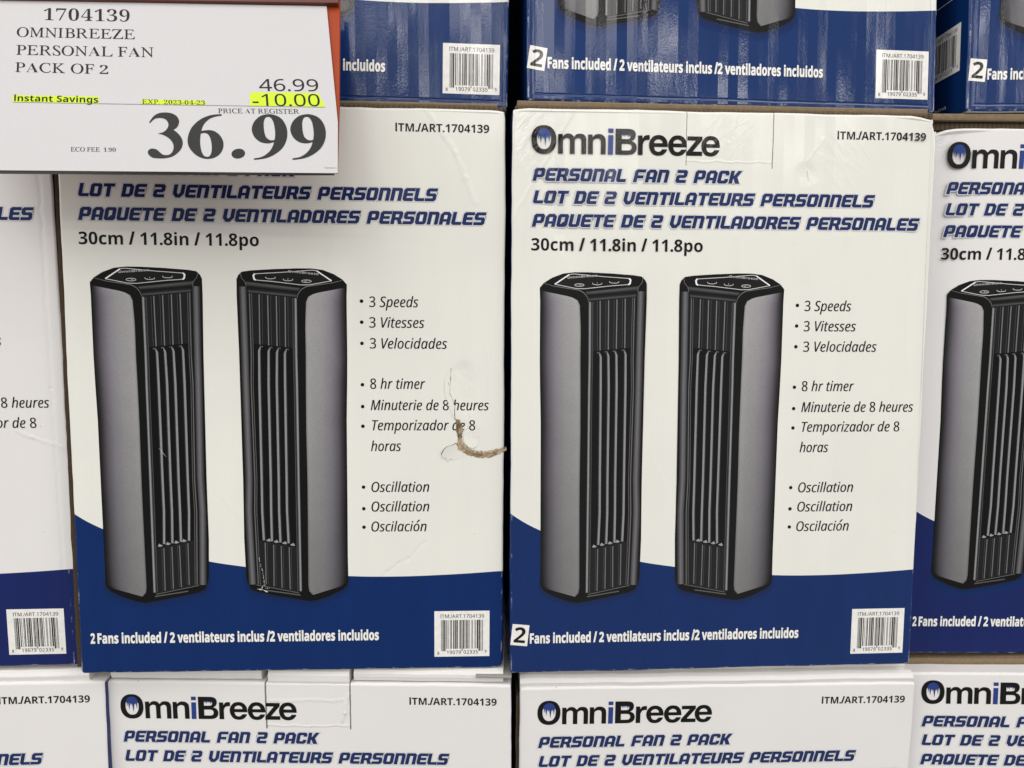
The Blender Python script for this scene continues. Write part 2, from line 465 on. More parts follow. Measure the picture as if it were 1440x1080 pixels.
# ---------------------------------------------------------------- flat print sheets on a carton front
class Sheet:
    """flat pieces of print; design millimetres (x right, y down from the middle of the front)"""
    def __init__(self):
        self.v = []; self.f = []; self.m = []; self.c = []
        self.mats = []
    def mi(self, kind):
        if kind not in self.mats: self.mats.append(kind)
        return self.mats.index(kind)
    def add(self, pts, faces, lift, kind, cols=None):
        k = len(self.v); mi = self.mi(kind)
        self.v += [(x / 1000, -lift / 1000, (185 - y) / 1000) for x, y in pts]
        self.c += list(cols) if cols else [(0.5, 0.5, 0.5)] * len(pts)
        for f in faces:
            a, b, c = (pts[f[0]], pts[f[1]], pts[f[2]])
            if (b[0] - a[0]) * (c[1] - a[1]) - (b[1] - a[1]) * (c[0] - a[0]) > 0: f = f[::-1]
            self.f.append(tuple(i + k for i in f)); self.m.append(mi)
    def poly(self, pts, lift, kind, colr=None, holes=()):
        v, f = fill([pts] + list(holes))
        self.add(v, f, lift, kind, [colr] * len(v) if colr else None)
    def rect(self, x0, y0, x1, y1, lift, kind, colr=None):
        self.add([(x0, y0), (x1, y0), (x1, y1), (x0, y1)], [(0, 1, 2, 3)], lift, kind, [colr] * 4 if colr else None)
    def disc(self, x, y, rx, ry, lift, kind, n=20, colr=None):
        self.add([(x + rx * math.cos(2 * math.pi * i / n), y + ry * math.sin(2 * math.pi * i / n)) for i in range(n)], [tuple(range(n))], lift, kind, [colr] * n if colr else None)
    def line(self, pts, wd, lift, kind, colr=None):
        """a stroke along a polyline; wd may be one width or one per point"""
        n = len(pts); ws = wd if isinstance(wd, (list, tuple)) else [wd] * n
        L = []; Rr = []
        for i in range(n):
            a = Vector(pts[max(i - 1, 0)]); b = Vector(pts[min(i + 1, n - 1)])
            d = (b - a).normalized(); nn = Vector((-d.y, d.x)) * ws[i] / 2
            L.append((pts[i][0] + nn.x, pts[i][1] + nn.y)); Rr.append((pts[i][0] - nn.x, pts[i][1] - nn.y))
        self.add(L + Rr, [(i, i + 1, n + i + 1, n + i) for i in range(n - 1)], lift, kind, [colr] * (2 * n) if colr else None)
    def text(self, s, style, x0, x1, base, cap, lift, kind, clip=None):
        v, f = raw_text(s, style)
        a = min(p[0] for p in v); b = max(p[0] for p in v)
        sx = (x1 - x0) / (b - a); sy = cap / cap_h(style)
        self.add([(x0 + (p[0] - a) * sx, base - p[1] * sy) for p in v], f, lift, kind)
    def mesh(self, name, tones=False):
        me = bpy.data.meshes.new(name)
        me.from_pydata(self.v, [], self.f)
        me.polygons.foreach_set('material_index', self.m)
        if tones:
            at = me.color_attributes.new('tone', 'FLOAT_COLOR', 'POINT')
            for i, c in enumerate(self.c): at.data[i].color = (*c, 1)
        for k in self.mats: me.materials.append(None)
        me.update()
        me['kinds'] = self.mats
        return me

def put(name, me, parent, vname):
    o = bpy.data.objects.new(name, me)
    col.objects.link(o)
    o.parent = parent
    for i, k in enumerate(list(me['kinds'])):
        o.material_slots[i].link = 'OBJECT'
        o.material_slots[i].material = ink(k, vname)
    return o

def solid(name, verts, faces, mat, parent=None):
    me = bpy.data.meshes.new(name)
    me.from_pydata(verts, [], faces)
    me.materials.append(mat)
    me.update()
    o = bpy.data.objects.new(name, me)
    col.objects.link(o)
    o.parent = parent
    return o

# outlines of the printed fan picture (mm on the carton front) and of the big price digits (mm on the sign)
FAN={
'outline':[(-117.9,-67.11),(-115.36,-70.13),(-110.12,-73.45),(-103.03,-76.13),(-96.02,-76.97),(-86.87,-76.96),(-71.79,-76.3),(-58.29,-75.35),(-53.17,-74.58),(-50.79,-72.41),(-49.67,-69.96),(-49.54,-59.79),(-50.13,-22.06),(-50.56,57.39),(-50.29,95.71),(-50.87,119.2),(-51.59,124.51),(-53.81,129.22),(-58.11,131.25),(-72.3,134.36),(-86.45,136.87),(-91.54,137.82),(-96.56,137.06),(-104.29,134.32),(-113.07,130.1),(-115.72,126.83),(-116.41,123.3),(-116.28,106.91),(-116.46,77.9),(-116.7,18.57),(-117.27,-3.89),(-117.59,-21.72),(-117.6,-59.19)],
'panelL':[(-116.82,-64.66),(-116.97,-53.72),(-117.59,-21.72),(-116.73,-3.89),(-116.27,18.57),(-116.58,57.21),(-116.07,77.9),(-116.12,106.91),(-116.19,122.13),(-115.38,125.37),(-112.41,127.75)],
'panelR':[(-96.11,-60.91),(-92.7,-58.31),(-91.61,-42.91),(-91.65,-21.85),(-91.35,-3.98),(-91.09,24.2),(-91.23,57.28),(-91.11,78.02),(-90.86,101.27),(-90.69,122.37),(-90.58,130.03),(-94.2,134.13)],
'ptop':[(-116.79,-65.48),(-109.98,-63.91),(-99.3,-61.82),(-96.11,-60.91)],
'edgeline':[(-115.37,-69.86),(-108.2,-68.02),(-99.11,-66.74),(-92.68,-65.71),(-89.52,-63.82),(-87.46,-61.1),(-86.75,-58.36)],
'edgeline2':[(-52.1,-74.04),(-52.74,-70.75),(-55.0,-67.99),(-55.63,-65.23)],
'inner':[(-108.41,-69.38),(-99.3,-75.47),(-96.59,-75.93),(-77.26,-74.33),(-61.07,-73.3),(-60.12,-72.32),(-60.52,-70.12),(-61.46,-69.46),(-72.05,-68.64),(-89.41,-66.67),(-94.8,-66.78)],
'icons':[(-92.83,-68.99),(-81.46,-70.03),(-70.61,-71.12)],
'brand':[(-100.48,-72.89),(-81.57,-74.4)],
'lip1':[(-88.94,-64.92),(-54.98,-68.7),(-55.9,-65.34),(-87.3,-62.47)],
'lip2':[(-87.15,-62.2),(-56.17,-65.12),(-56.56,-61.65),(-86.46,-58.92)],
'grille':[(-86.47,-58.64),(-56.56,-61.38),(-57.39,126.22),(-85.44,132.15)],
'frameL':[(-85.83,-58.37),(-85.55,-21.88),(-85.66,-4.0),(-85.53,57.29),(-85.56,78.05),(-85.56,130.97)],
'frameR':[(-57.93,-61.26),(-58.19,-22.02),(-57.65,-4.09),(-58.52,57.37),(-57.88,78.19),(-59.08,126.21)],
'colm':[(-53.73,-65.25),(-54.08,-22.04),(-54.08,-4.1),(-54.73,57.38),(-53.97,78.2),(-55.25,126.24)],
'rib0':[(-79.42,-59.14),(-79.08,-27.76)],
'rib1':[(-73.99,-59.57),(-73.83,-28.18)],
'rib2':[(-68.66,-60.06),(-68.63,-28.65)],
'rib3':[(-63.38,-60.55),(-63.15,-29.24)],
'recess':[(-84.11,-27.17),(-59.2,-29.82),(-58.64,-4.09),(-59.46,57.37),(-59.28,78.18),(-59.86,96.81),(-83.51,101.61),(-83.23,78.06),(-84.43,57.3),(-84.13,-4.0)],
'bar0':[(-79.51,-26.2),(-78.55,-4.02),(-78.28,57.31),(-78.11,78.09),(-78.73,99.02)],
'lrib0':[(-78.76,101.65),(-78.9,129.85)],
'tip0':[(-81.21,99.7)],
'bar1':[(-74.59,-26.78),(-73.35,-4.04),(-73.29,57.33),(-73.1,78.11),(-73.51,98.47)],
'lrib1':[(-73.7,100.81),(-73.69,128.72)],
'tip1':[(-76.14,98.57)],
'bar2':[(-69.39,-27.26),(-68.25,-4.05),(-68.24,57.34),(-68.04,78.14),(-68.12,97.63)],
'lrib2':[(-68.92,99.97),(-68.59,127.59)],
'tip2':[(-70.8,97.61)],
'bar3':[(-63.52,-27.85),(-62.54,-4.07),(-62.52,57.36),(-62.4,78.16),(-63.0,96.91)],
'lrib3':[(-63.55,98.54),(-63.59,126.16)],
'tip3':[(-66.01,96.65)],
'base1':[(-84.59,132.16),(-57.4,126.52)],
'base2':[(-85.49,133.63),(-64.28,130.3)],
}
BIG={
'three':[(-14.97,31.4,1),(-13.95,34.07),(-12.38,36.3),(-9.91,37.65),(-6.92,37.96),(-3.43,37.42),(-0.52,35.63),(1.16,32.96),(1.33,30.3),(0.5,28.08),(-1.02,26.76,1),(1.29,25.0),(3.75,22.15),(5.12,18.87),(5.02,15.4),(3.38,12.37),(0.72,10.0),(-2.85,8.93),(-6.93,8.84),(-9.98,9.36),(-12.1,11.08),(-12.91,12.8),(-12.38,14.32),(-10.8,14.96),(-8.48,14.44),(-6.79,13.02),(-4.68,11.29),(-2.75,10.86),(-0.95,11.29),(0.3,13.02),(0.61,15.4),(-0.01,18.0),(-1.87,20.62),(-4.39,22.59),(-6.81,23.77),(-9.15,24.34,1),(-6.64,25.22),(-4.97,26.76),(-4.15,28.97),(-4.43,30.96),(-5.65,32.96),(-7.51,34.07),(-9.83,34.38),(-12.03,33.85),(-13.35,32.51),(-14.35,31.09,1)],
'six':[(24.1,36.88,1),(24.22,35.86,1),(21.51,35.41),(18.61,34.29),(16.23,32.07),(14.86,29.41),(14.22,26.1,1),(16.17,26.45),(18.79,26.63),(21.52,25.88),(24.41,23.68),(26.46,20.62),(27.38,17.57),(27.22,14.1),(25.72,11.08),(23.15,9.14),(19.89,8.5),(16.46,9.14),(12.84,11.29),(9.81,14.53),(8.04,18.0),(7.48,21.49),(7.96,25.88),(9.38,29.41),(11.98,32.74),(15.11,34.96),(19.11,36.44)],
'sixc':[(14.18,24.34,1),(16.0,24.78),(17.96,24.12),(19.55,21.93),(20.72,18.44),(21.33,14.96),(21.33,11.94),(20.6,10.22),(19.34,9.87),(17.79,10.43),(16.43,12.37),(15.3,15.4),(14.56,18.87),(14.25,21.93)],
'nineA':[(44.79,8.85,1),(44.88,7.93,1),(47.96,8.25),(52.23,9.31),(56.38,11.85),(59.63,15.55),(61.21,20.21),(61.26,24.9),(60.19,29.16),(58.02,32.96),(55.36,35.35),(51.98,36.64),(49.12,36.78),(45.56,35.73),(42.83,32.72),(41.66,29.16),(41.93,25.85),(43.73,22.09),(46.83,19.28),(50.15,18.25),(52.55,18.34),(54.49,19.04,1),(54.29,16.95),(53.0,13.7),(50.86,11.15),(48.22,9.54)],
'nineAc':[(47.77,32.01),(48.34,34.39),(49.69,35.11),(51.39,34.39),(53.08,31.53),(54.22,27.26),(54.78,23.49),(54.75,20.45,1),(53.18,20.12),(51.52,20.68),(49.72,22.55),(48.59,25.85),(47.97,29.16)],
'nineB':[(65.51,8.85,1),(65.59,7.93,1),(68.67,8.25),(72.96,9.31),(77.15,11.85),(80.45,15.55),(82.1,20.21),(82.23,24.9),(81.23,29.16),(79.11,32.96),(76.49,35.35),(73.13,36.64),(70.27,36.78),(66.7,35.73),(63.92,32.72),(62.7,29.16),(62.91,25.85),(64.66,22.09),(67.72,19.28),(71.02,18.25),(73.42,18.34),(75.37,19.04,1),(75.14,16.95),(73.8,13.7),(71.61,11.15),(68.96,9.54)],
'nineBc':[(68.85,32.01),(69.46,34.39),(70.82,35.11),(72.5,34.39),(74.16,31.53),(75.23,27.26),(75.73,23.49),(75.66,20.45,1),(74.07,20.12),(72.42,20.68),(70.66,22.55),(69.57,25.85),(69.01,29.16)],
}

# ---------------------------------------------------------------- what is printed on the front
def make_logo():
    """the wide grotesque wordmark, drawn letter by letter (units: 20 to the millimetre, y down, baseline 432)"""
    s = Sheet()
    def M(p, x0=0): return (-123.7 + (p[0] + x0 - 72) * 0.05004, -149.9 + (p[1] - 432) * 0.05)
    def glyph(pts, x0=0, holes=(), kind='black', lift=0.18):
        out = [M(p, x0) for p in smooth_outline(pts)]
        s.poly(out, lift, kind, None, [[M(p, x0) for p in smooth_outline(h)] for h in holes])
    def oval(cx, cy, rx, ry, e=2.25, n=56):
        r = []
        for i in range(n):
            q = 2 * math.pi * i / n; c, d = math.cos(q), math.sin(q)
            r.append((cx + rx * math.copysign(abs(c) ** (2 / e), c), cy + ry * math.copysign(abs(d) ** (2 / e), d)))
        return r
    inner = oval(229, 254, 89, 128)
    s.poly([M(p) for p in oval(227, 265, 155, 173)], 0.18, 'black', None, [[M(p) for p in inner]])
    m_ = [(0, 432, 1), (0, 195, 1), (56, 195, 1), (58, 226, 1), (85, 198), (118, 187), (160, 193), (190, 218), (198, 228, 1), (225, 198), (265, 187), (315, 195), (343, 225), (350, 270), (350, 432, 1),
          (290, 432, 1), (290, 280), (280, 248), (255, 238), (225, 248), (207, 280), (207, 432, 1), (146, 432, 1), (146, 280), (138, 248), (112, 238), (85, 246), (61, 278), (61, 432, 1)]
    n_ = [(0, 432, 1), (0, 195, 1), (56, 195, 1), (58, 228, 1), (85, 200), (125, 187), (175, 195), (210, 225), (222, 275), (222, 432, 1), (160, 432, 1), (160, 285), (150, 250), (120, 238), (85, 248), (62, 280), (62, 432, 1)]
    B_ = [(1122, 432, 1), (1122, 118, 1), (1270, 118, 1), (1330, 124), (1365, 150), (1375, 195), (1360, 240), (1325, 265, 1), (1370, 290), (1390, 340), (1375, 395), (1330, 425), (1270, 432, 1)]
    Bu = [(1200, 175, 1), (1270, 175, 1), (1300, 182), (1312, 208), (1300, 236), (1270, 243, 1), (1200, 243, 1)]
    Bl = [(1200, 298, 1), (1275, 298, 1), (1312, 306), (1328, 340), (1312, 374), (1275, 382, 1), (1200, 382, 1)]
    r_ = [(0, 432, 1), (0, 195, 1), (56, 195, 1), (58, 235, 1), (80, 203), (110, 190), (148, 190, 1), (148, 248, 1), (120, 247), (85, 258), (64, 295), (62, 330), (62, 432, 1)]
    e_ = [(236, 330, 1), (236, 300), (222, 245), (180, 200), (118, 186), (55, 203), (12, 255), (0, 312), (14, 372), (55, 422), (118, 438), (180, 424), (220, 385), (230, 358, 1), (168, 358, 1), (150, 380), (118, 390), (80, 375), (62, 330, 1)]
    eh = [(62, 285, 1), (75, 255), (118, 236), (160, 252), (174, 285, 1)]
    z_ = [(0, 432, 1), (0, 388, 1), (118, 245, 1), (8, 245, 1), (8, 195, 1), (198, 195, 1), (198, 238, 1), (78, 380, 1), (200, 380, 1), (200, 432, 1)]
    glyph(m_, 405); glyph(n_, 778)
    glyph([(1030, 118, 1), (1095, 118, 1), (1095, 168, 1), (1030, 168, 1)], 0, (), 'logo_blue')
    glyph([(1030, 198, 1), (1095, 198, 1), (1092, 434, 1), (1028, 434, 1)], 0, (), 'logo_blue')
    glyph(B_, 0, (Bu, Bl)); glyph(r_, 1404)
    for x in (1545, 1788, 2208): glyph(e_, x, (eh,))
    glyph(z_, 2022)
    # icicles hanging in the O and in the upper bowl of the B
    cap = [p for p in oval(229, 254, 92, 131) if p[1] < 226]
    cap.sort(key=lambda p: p[0])
    teeth = [(317, 228), (304, 205), (294, 300), (280, 215), (270, 245), (262, 225), (246, 345), (228, 222), (215, 250), (205, 215), (190, 310), (175, 205), (163, 270), (155, 200), (141, 225)]
    s.poly([M(p) for p in cap + teeth], 0.14, 'logo_blue')
    s.poly([M(p) for p in [(1196, 172), (1308, 174), (1303, 212), (1297, 184), (1288, 224), (1279, 185), (1262, 200), (1250, 183), (1239, 216), (1230, 184), (1216, 208), (1208, 184), (1196, 200)]], 0.14, 'navy')
    return s.mesh('brand_logo')

def make_titles():
    s = Sheet()
    for t, x0, x1, base, cap in (('PERSONAL FAN 2 PACK', -122.8, 9.8, -133.2, 7.7), ('LOT DE 2 VENTILATEURS PERSONNELS', -122.4, 96.9, -119.4, 7.7),
                                 ('PAQUETE DE 2 VENTILADORES PERSONALES', -123.0, 127.2, -105.1, 7.7)):
        v0, f0 = display_line(t, 0.0)
        a = min(p[0] for p in v0); b = max(p[0] for p in v0)
        sx = (x1 - x0) / (b - a)
        for off, lift, kind, ddx, ddy in ((0.100, 0.08, 'rim', -0.09, 0.07), (0.080, 0.12, 'pale', -0.02, 0.02), (0.022, 0.16, 'navy', 0, 0)):
            v, f = display_line(t, off)
            s.add([(x0 + (p[0] - a) * sx + ddx, base - p[1] * cap + ddy) for p in v], f, lift, kind)
    return s.mesh('title_lettering')

def make_size():
    s = Sheet()
    s.text('30cm / 11.8in / 11.8po', 'heavy', -123.4, -14.2, -90.3, 7.6, 0.12, 'black')
    return s.mesh('size_lettering')

def make_item():
    s = Sheet()
    s.text('ITM./ART.1704139', 'heavy', 70.7, 128.7, -161.6, 4.9, 0.12, 'black')
    return s.mesh('item_number')

LIST = [('3 Speeds', 53.5, 84.4, -53.3), ('3 Vitesses', 53.4, 88.1, -40.3), ('3 Velocidades', 53.6, 102.5, -27.1),
        ('8 hr timer', 53.6, 88.5, -1.4), ('Minuterie de 8 heures', 53.8, 129.2, 12.3), ('Temporizador de 8', 54.5, 120.5, 25.3),
        ('horas', 53.7, 72.9, 38.8), ('Oscillation', 53.7, 90.9, 65.5), ('Oscillation', 53.6, 90.9, 78.4), ('Oscilacion', 53.4, 89.1, 91.6)]
def make_list():
    s = Sheet()
    for t, x0, x1, base in LIST:
        s.text(t, 'italic', x0, x1 - 0.14, base, 6.55, 0.12, 'black')
        s.text(t, 'italic', x0 + 0.16, x1 + 0.02, base, 6.55, 0.135, 'black')    # a firmer stroke
        if t == 'Oscilacion':                                # the acute accent
            w = raw_text('Oscilacio', 'italic')[0]; wf = raw_text(t, 'italic')[0]
            a = min(p[0] for p in wf); k = (x1 - x0) / (max(p[0] for p in wf) - a)
            xo = x0 + (max(p[0] for p in w) - a) * k - 1.9
            s.poly([(xo - 0.1, base - 5.7), (xo + 0.7, base - 5.7), (xo + 2.5, base - 7.6), (xo + 1.3, base - 7.6)], 0.12, 'black')
    for y in (-57, -43.8, -30.4, -4.1, 9.9, 22.6, 62.2, 76.4, 88.6):
        s.disc(48.7, y + 0.1, 1.15, 1.15, 0.12, 'black', 16)
    return s.mesh('feature_list')

def make_footer(with_two=True):
    s = Sheet()
    for dx, dy, lift, kind in ((0.35, 0.3, 0.08, 'shade'), (0, 0, 0.12, 'white')):
        if with_two:
            s.text('2', 'condensed', -127.3 + dx, -124.4 + dx, 164.5 + dy, 7.0, lift, kind)
        s.text('Fans included / 2 ventilateurs inclus /2 ventiladores incluidos', 'condensed', -122.9 + dx, 57.6 + dx, 164.5 + dy, 7.0, lift, kind)
    return s.mesh('contents_lettering')

LC = ['0001101', '0011001', '0010011', '0111101', '0100011', '0110001', '0101111', '0111011', '0110111', '0001011']
def upc(d):
    inv = lambda q: ''.join('1' if c == '0' else '0' for c in q)
    return '101' + ''.join(LC[int(c)] for c in d[:6]) + '01010' + ''.join(inv(LC[int(c)]) for c in d[6:]) + '101'

def make_label():
    s = Sheet(); s.rect(94.0, 145.5, 130.3, 176.6, 0.10, 'label'); return s.mesh('barcode_label')
def make_barcode():
    s = Sheet()
    X = lambda px: 94.0 + (px - 130) * 36.3 / 950
    Y = lambda py: 145.5 + (py - 165) * 31.1 / 780
    s.text('ITM./ART.1704139', 'sans', X(238), X(985), Y(285), 2.5, 0.18, 'black')
    code = upc('819079023359'); x0, x1 = X(245), X(968); mw = (x1 - x0) / 95
    i = 0
    while i < 95:
        if code[i] == '1':
            j = i
            while j < 95 and code[j] == '1': j += 1
            tall = i < 10 or i > 84 or 45 <= i <= 49
            s.rect(x0 + i * mw + 0.02, Y(318), x0 + j * mw - 0.02, Y(852 if tall else 812), 0.18, 'black')
            i = j
        i += 1
    s.text('8', 'mono', X(180), X(214), Y(908), 2.0, 0.18, 'black')
    s.text('19079', 'mono', X(346), X(586), Y(900), 2.4, 0.18, 'black')
    s.text('02335', 'mono', X(634), X(880), Y(898), 2.4, 0.18, 'black')
    s.text('9', 'mono', X(998), X(1030), Y(885), 2.0, 0.18, 'black')
    return s.mesh('barcode')

def make_sticker(rot=0.0):
    """white paper square with a big black 2, stuck over the printed 2"""
    cx, cy = -129.5, 158.6
    def rt(p):
        a = R(rot); x, y = p[0] - cx, p[1] - cy
        return (cx + x * math.cos(a) - y * math.sin(a), cy + x * math.sin(a) + y * math.cos(a))
    s = Sheet()
    s.poly([rt(p) for p in ((-135.0, 151.6), (-123.9, 151.6), (-123.9, 165.8), (-135.0, 165.8))], 0.22, 'label')
    d = Sheet()
    v, f = raw_text('2', 'bold')
    a = min(p[0] for p in v); b = max(p[0] for p in v)
    d.add([rt((-133.2 + (p[0] - a) * 7.5 / (b - a), 163.9 - p[1] * 10.4 / cap_h('bold'))) for p in v], f, 0.28, 'black')
    return s.mesh('number_sticker'), d.mesh('digit')

def lerp(a, b, t): return tuple(x + (y - x) * t for x, y in zip(a, b))
def resample(pts, n):
    d = [0.0]
    for a, b in zip(pts, pts[1:]): d.append(d[-1] + math.dist(a, b))
    out = []
    for i in range(n):
        t = d[-1] * i / (n - 1); k = 0
        while k < len(d) - 2 and d[k + 1] < t: k += 1
        u = (t - d[k]) / max(d[k + 1] - d[k], 1e-9)
        out.append(lerp(pts[k], pts[k + 1], min(u, 1)))
    return out
def at_y(pts, y):
    for a, b in zip(pts, pts[1:]):
        if a[1] <= y <= b[1]: return a[0] + (b[0] - a[0]) * (y - a[1]) / max(b[1] - a[1], 1e-9)
    return pts[0][0] if y < pts[0][1] else pts[-1][0]
def grad(stops, t):
    for (a, ca), (b, cb) in zip(stops, stops[1:]):
        if t <= b: return lerp(ca, cb, (t - a) / (b - a))
    return stops[-1][1]
g = lambda v, r=1.0, b=1.0: lin((min(255, v * r), v, min(255, v * b)))

def make_fan(mirror):
    """the printed picture of one tower fan; its tones are ink, laid down piece by piece"""
    MX = (lambda p: (-78.2 - p[0], p[1])) if mirror else (lambda p: p)
    s = Sheet(); K = 'picture'
    def poly(pts, lift, c, holes=()): s.poly([MX(p) for p in pts], lift, K, c, [[MX(p) for p in h] for h in holes])
    def line(pts, wd, lift, c): s.line([MX(p) for p in pts], wd, lift, K, c)
    def sheet(left, right, stops, lift, nr=24, nc=14, rows=None):
        L = resample(left, nr); Rr = resample(right, nr)
        pts = []; cs = []
        for i in range(nr):
            for j in range(nc):
                t = j / (nc - 1)
                pts.append(MX(lerp(L[i], Rr[i], t)))
                c = grad(stops, t)
                k = rows(i / (nr - 1)) if rows else 1.0
                cs.append(tuple(min(1, v * k) for v in c))
        fs = [(i * nc + j, i * nc + j + 1, (i + 1) * nc + j + 1, (i + 1) * nc + j) for i in range(nr - 1) for j in range(nc - 1)]
        s.add(pts, fs, lift, K, cs)
    F = FAN
    body = F['outline']
    # soft printed shadow under the foot of the fan
    foot = [p for p in body if p[1] > 118]
    foot = sorted(foot, key=lambda p: p[0])
    foot = resample(foot, 24)
    rows_ = []
    for k in range(6):
        t = k / 5
        rows_.append([(p[0] + (p[0] + 84) * 0.012 * k, p[1] - 1.0 + 6.0 * t * (1 if p[1] > 125 else 0.3)) for p in foot])
    pts = []; cs = []
    for k, rw in enumerate(rows_):
        for p in rw: pts.append(MX(p)); cs.append(lerp((0.006, 0.012, 0.04), BLUE, min(1, (k / 5) ** 0.7)))
    s.add(pts, [(k * 24 + i, k * 24 + i + 1, (k + 1) * 24 + i + 1, (k + 1) * 24 + i) for k in range(5) for i in range(23)], 0.045, K, cs)
    poly(body, 0.07, g(12))
    # brushed side panel
    pl, pr = F['panelL'], F['panelR']
    ys = [-60.5 + (131.5 + 60.5) * i / 29 for i in range(30)]
    Ls = []; Rs = []
    for i, y in enumerate(ys):
        lx = at_y(pl, y) + 0.35; rx = at_y(pr, y)
        Ls.append((lx, max(y, -65) )); Rs.append((rx, y))
    top = F['ptop']
    def rowk(t): return 1.42 - 0.72 * t
    stops = [(0, g(22)), (.07, g(38, 1.03, 1.05)), (.2, g(82, 1.04, 1.08)), (.38, g(112, 1.02, 1.06)), (.6, g(128, 1.01, 1.02)), (.82, g(134, 1.01, 1.01)), (.95, g(140)), (1, g(112))]
    left = [(-116.6, -65.2), (-116.75, -58)] + Ls[2:-2] + [(-115.2, 125.6), (-113.2, 127.6)]
    right = [(-100.0, -61.9), (-96.1, -60.8), (-93.6, -59.2), (-92.4, -56.5)] + Rs[2:-3] + [(-90.6, 127.5), (-91.2, 131.5), (-93.4, 133.6)]
    sheet(left, right, stops, 0.10, 60, 22, rowk)
    # rim light along the top edges
    line(F['edgeline'], [.2, .3, .4, .45, .4, .3, .2], 0.12, g(120))
    line(F['edgeline2'], .35, 0.12, g(105))
    # glossy lip over the grille
    for key, sts in (('lip1', [(0, g(26)), (.35, g(92, 1, 1.04)), (.6, g(60)), (1, g(12))]), ('lip2', [(0, g(10)), (.5, g(34)), (.75, g(84, 1, 1.05)), (1, g(16))])):
        a, b, c, d = F[key]
        nr = 8; pts = []; cs = []
        for i in range(nr):
            for j in range(9):
                t = i / (nr - 1); u = j / 8
                pts.append(MX(lerp(lerp(a, b, u), lerp(d, c, u), t)))
                cs.append(tuple(v * (1 - 0.35 * abs(u - .45)) for v in grad(sts, t)))
        s.add(pts, [(i * 9 + j, i * 9 + j + 1, (i + 1) * 9 + j + 1, (i + 1) * 9 + j) for i in range(nr - 1) for j in range(8)], 0.10, K, cs)
    # grille
    poly(F['grille'], 0.10, g(28, 1.02, 1.05))
    poly(F['recess'], 0.12, g(9))
    for i in range(4):
        rb = F['rib%d' % i]
        line([(rb[0][0] - 1.1, rb[0][1]), (rb[1][0] - 1.1, rb[1][1])], .35, 0.13, g(18))
        line([(rb[0][0] - 1.7, rb[0][1]), (rb[1][0] - 1.7, rb[1][1])], .3, 0.13, g(72))
        line(rb, .65, 0.13, g(118, 1.0, 1.03))
        lr = F['lrib%d' % i]
        line([(lr[0][0] - 1.3, lr[0][1]), (lr[1][0] - 1.3, lr[1][1])], .3, 0.13, g(66))
        line(lr, .6, 0.13, g(110, 1.0, 1.03))
        br = F['bar%d' % i]
        line([br[0], (br[0][0] + .75, br[0][1] + 2.6)] + br[1:], [1.1, 1.9] + [2.1] * (len(br) - 1), 0.135, g(44))
        line([(br[0][0] + .1, br[0][1] + .2), (br[0][0] + .95, br[0][1] + 2.6)] + [(p[0] + .25, p[1]) for p in br[1:]], [.8, 1.2] + [1.3] * (len(br) - 1), 0.15, g(136, 1.0, 1.03))
        line([(br[0][0] - 1.5, br[0][1] + .1), (br[0][0] - .2, br[0][1] - .3), (br[0][0] + .7, br[0][1] + 1.0)], .6, 0.155, g(98))
        tp = F['tip%d' % i][0]
        poly([(tp[0] - 1.4, tp[1] + .9), (tp[0] - .4, tp[1] - .9), (tp[0] + 1.9, tp[1] + .4), (tp[0] + .2, tp[1] + 1.1)], 0.14, g(150))
    # bright frame edges
    fl = F['frameL']
    line(fl, 1.9, 0.13, g(70)); line([(p[0] - .1, p[1]) for p in fl], 1.0, 0.14, g(138, 1.0, 1.03))
    line([(p[0] + 1.7, p[1]) for p in fl], .4, 0.13, g(78))
    fr = F['frameR']
    line([(p[0] - .8, p[1]) for p in fr], .4, 0.13, g(88)); line([(p[0] + .5, p[1]) for p in fr], .55, 0.13, g(104))
    cm = F['colm']
    sheet([(p[0] - 2.1, p[1]) for p in cm], [(p[0] + 2.9, p[1]) for p in cm], [(0, g(18)), (.25, g(86, 1, 1.05)), (.5, g(106, 1.02, 1.05)), (.75, g(70)), (1, g(15))], 0.12, 20, 9)
    line(F['base1'], .45, 0.14, g(96)); line(F['base2'], .75, 0.14, g(88))
    line([(F['base2'][0][0], F['base2'][0][1] - .9), (F['base2'][1][0] + 5, F['base2'][1][1] - 1.4)], .8, 0.135, g(10))
    # control panel on the lid
    inn = F['inner']
    poly(inn, 0.11, g(24))
    line(inn + [inn[0]], .4, 0.13, g(205))
    line([inn[0], inn[1]], .75, 0.135, g(238)); line([inn[4], inn[5], inn[6], inn[7]], 1.05, 0.135, g(242))
    for n_, (x, y) in enumerate(F['icons']):
        ring = [(x + 3.0 * math.cos(q), y + .8 * math.sin(q)) for q in [2 * math.pi * (k / 20) for k in range(21)]]
        if n_: ring = [(x + 3.0 * math.cos(q), y + .85 * math.sin(q)) for q in [math.pi * (-.12 + 1.24 * k / 16) for k in range(17)]]
        line(ring, .38, 0.13, g(190))
        if n_ < 2: line([(x - .1, y - .7), (x + .2, y + .1), (x + 1.4, y)][: 3 if n_ == 0 else 2], .3, 0.13, g(180))
    # maker's name on the lid, tiny
    b0, b1 = F['brand'] if not mirror else F['brand'][::-1]
    b0, b1 = MX(b0), MX(b1)
    v, f = raw_text('OmniBreeze', 'bold'); a = min(p[0] for p in v); b = max(p[0] for p in v); k = math.dist(b0, b1) / (b - a)
    ux, uy = (b1[0] - b0[0]) / math.dist(b0, b1), (b1[1] - b0[1]) / math.dist(b0, b1)
    s.add([(b0[0] + (p[0] - a) * k * ux, b0[1] + (p[0] - a) * k * uy - p[1] * k * .62) for p in v], f, 0.13, K, [g(175)] * len(v))
    return s.mesh('fan_picture', True)

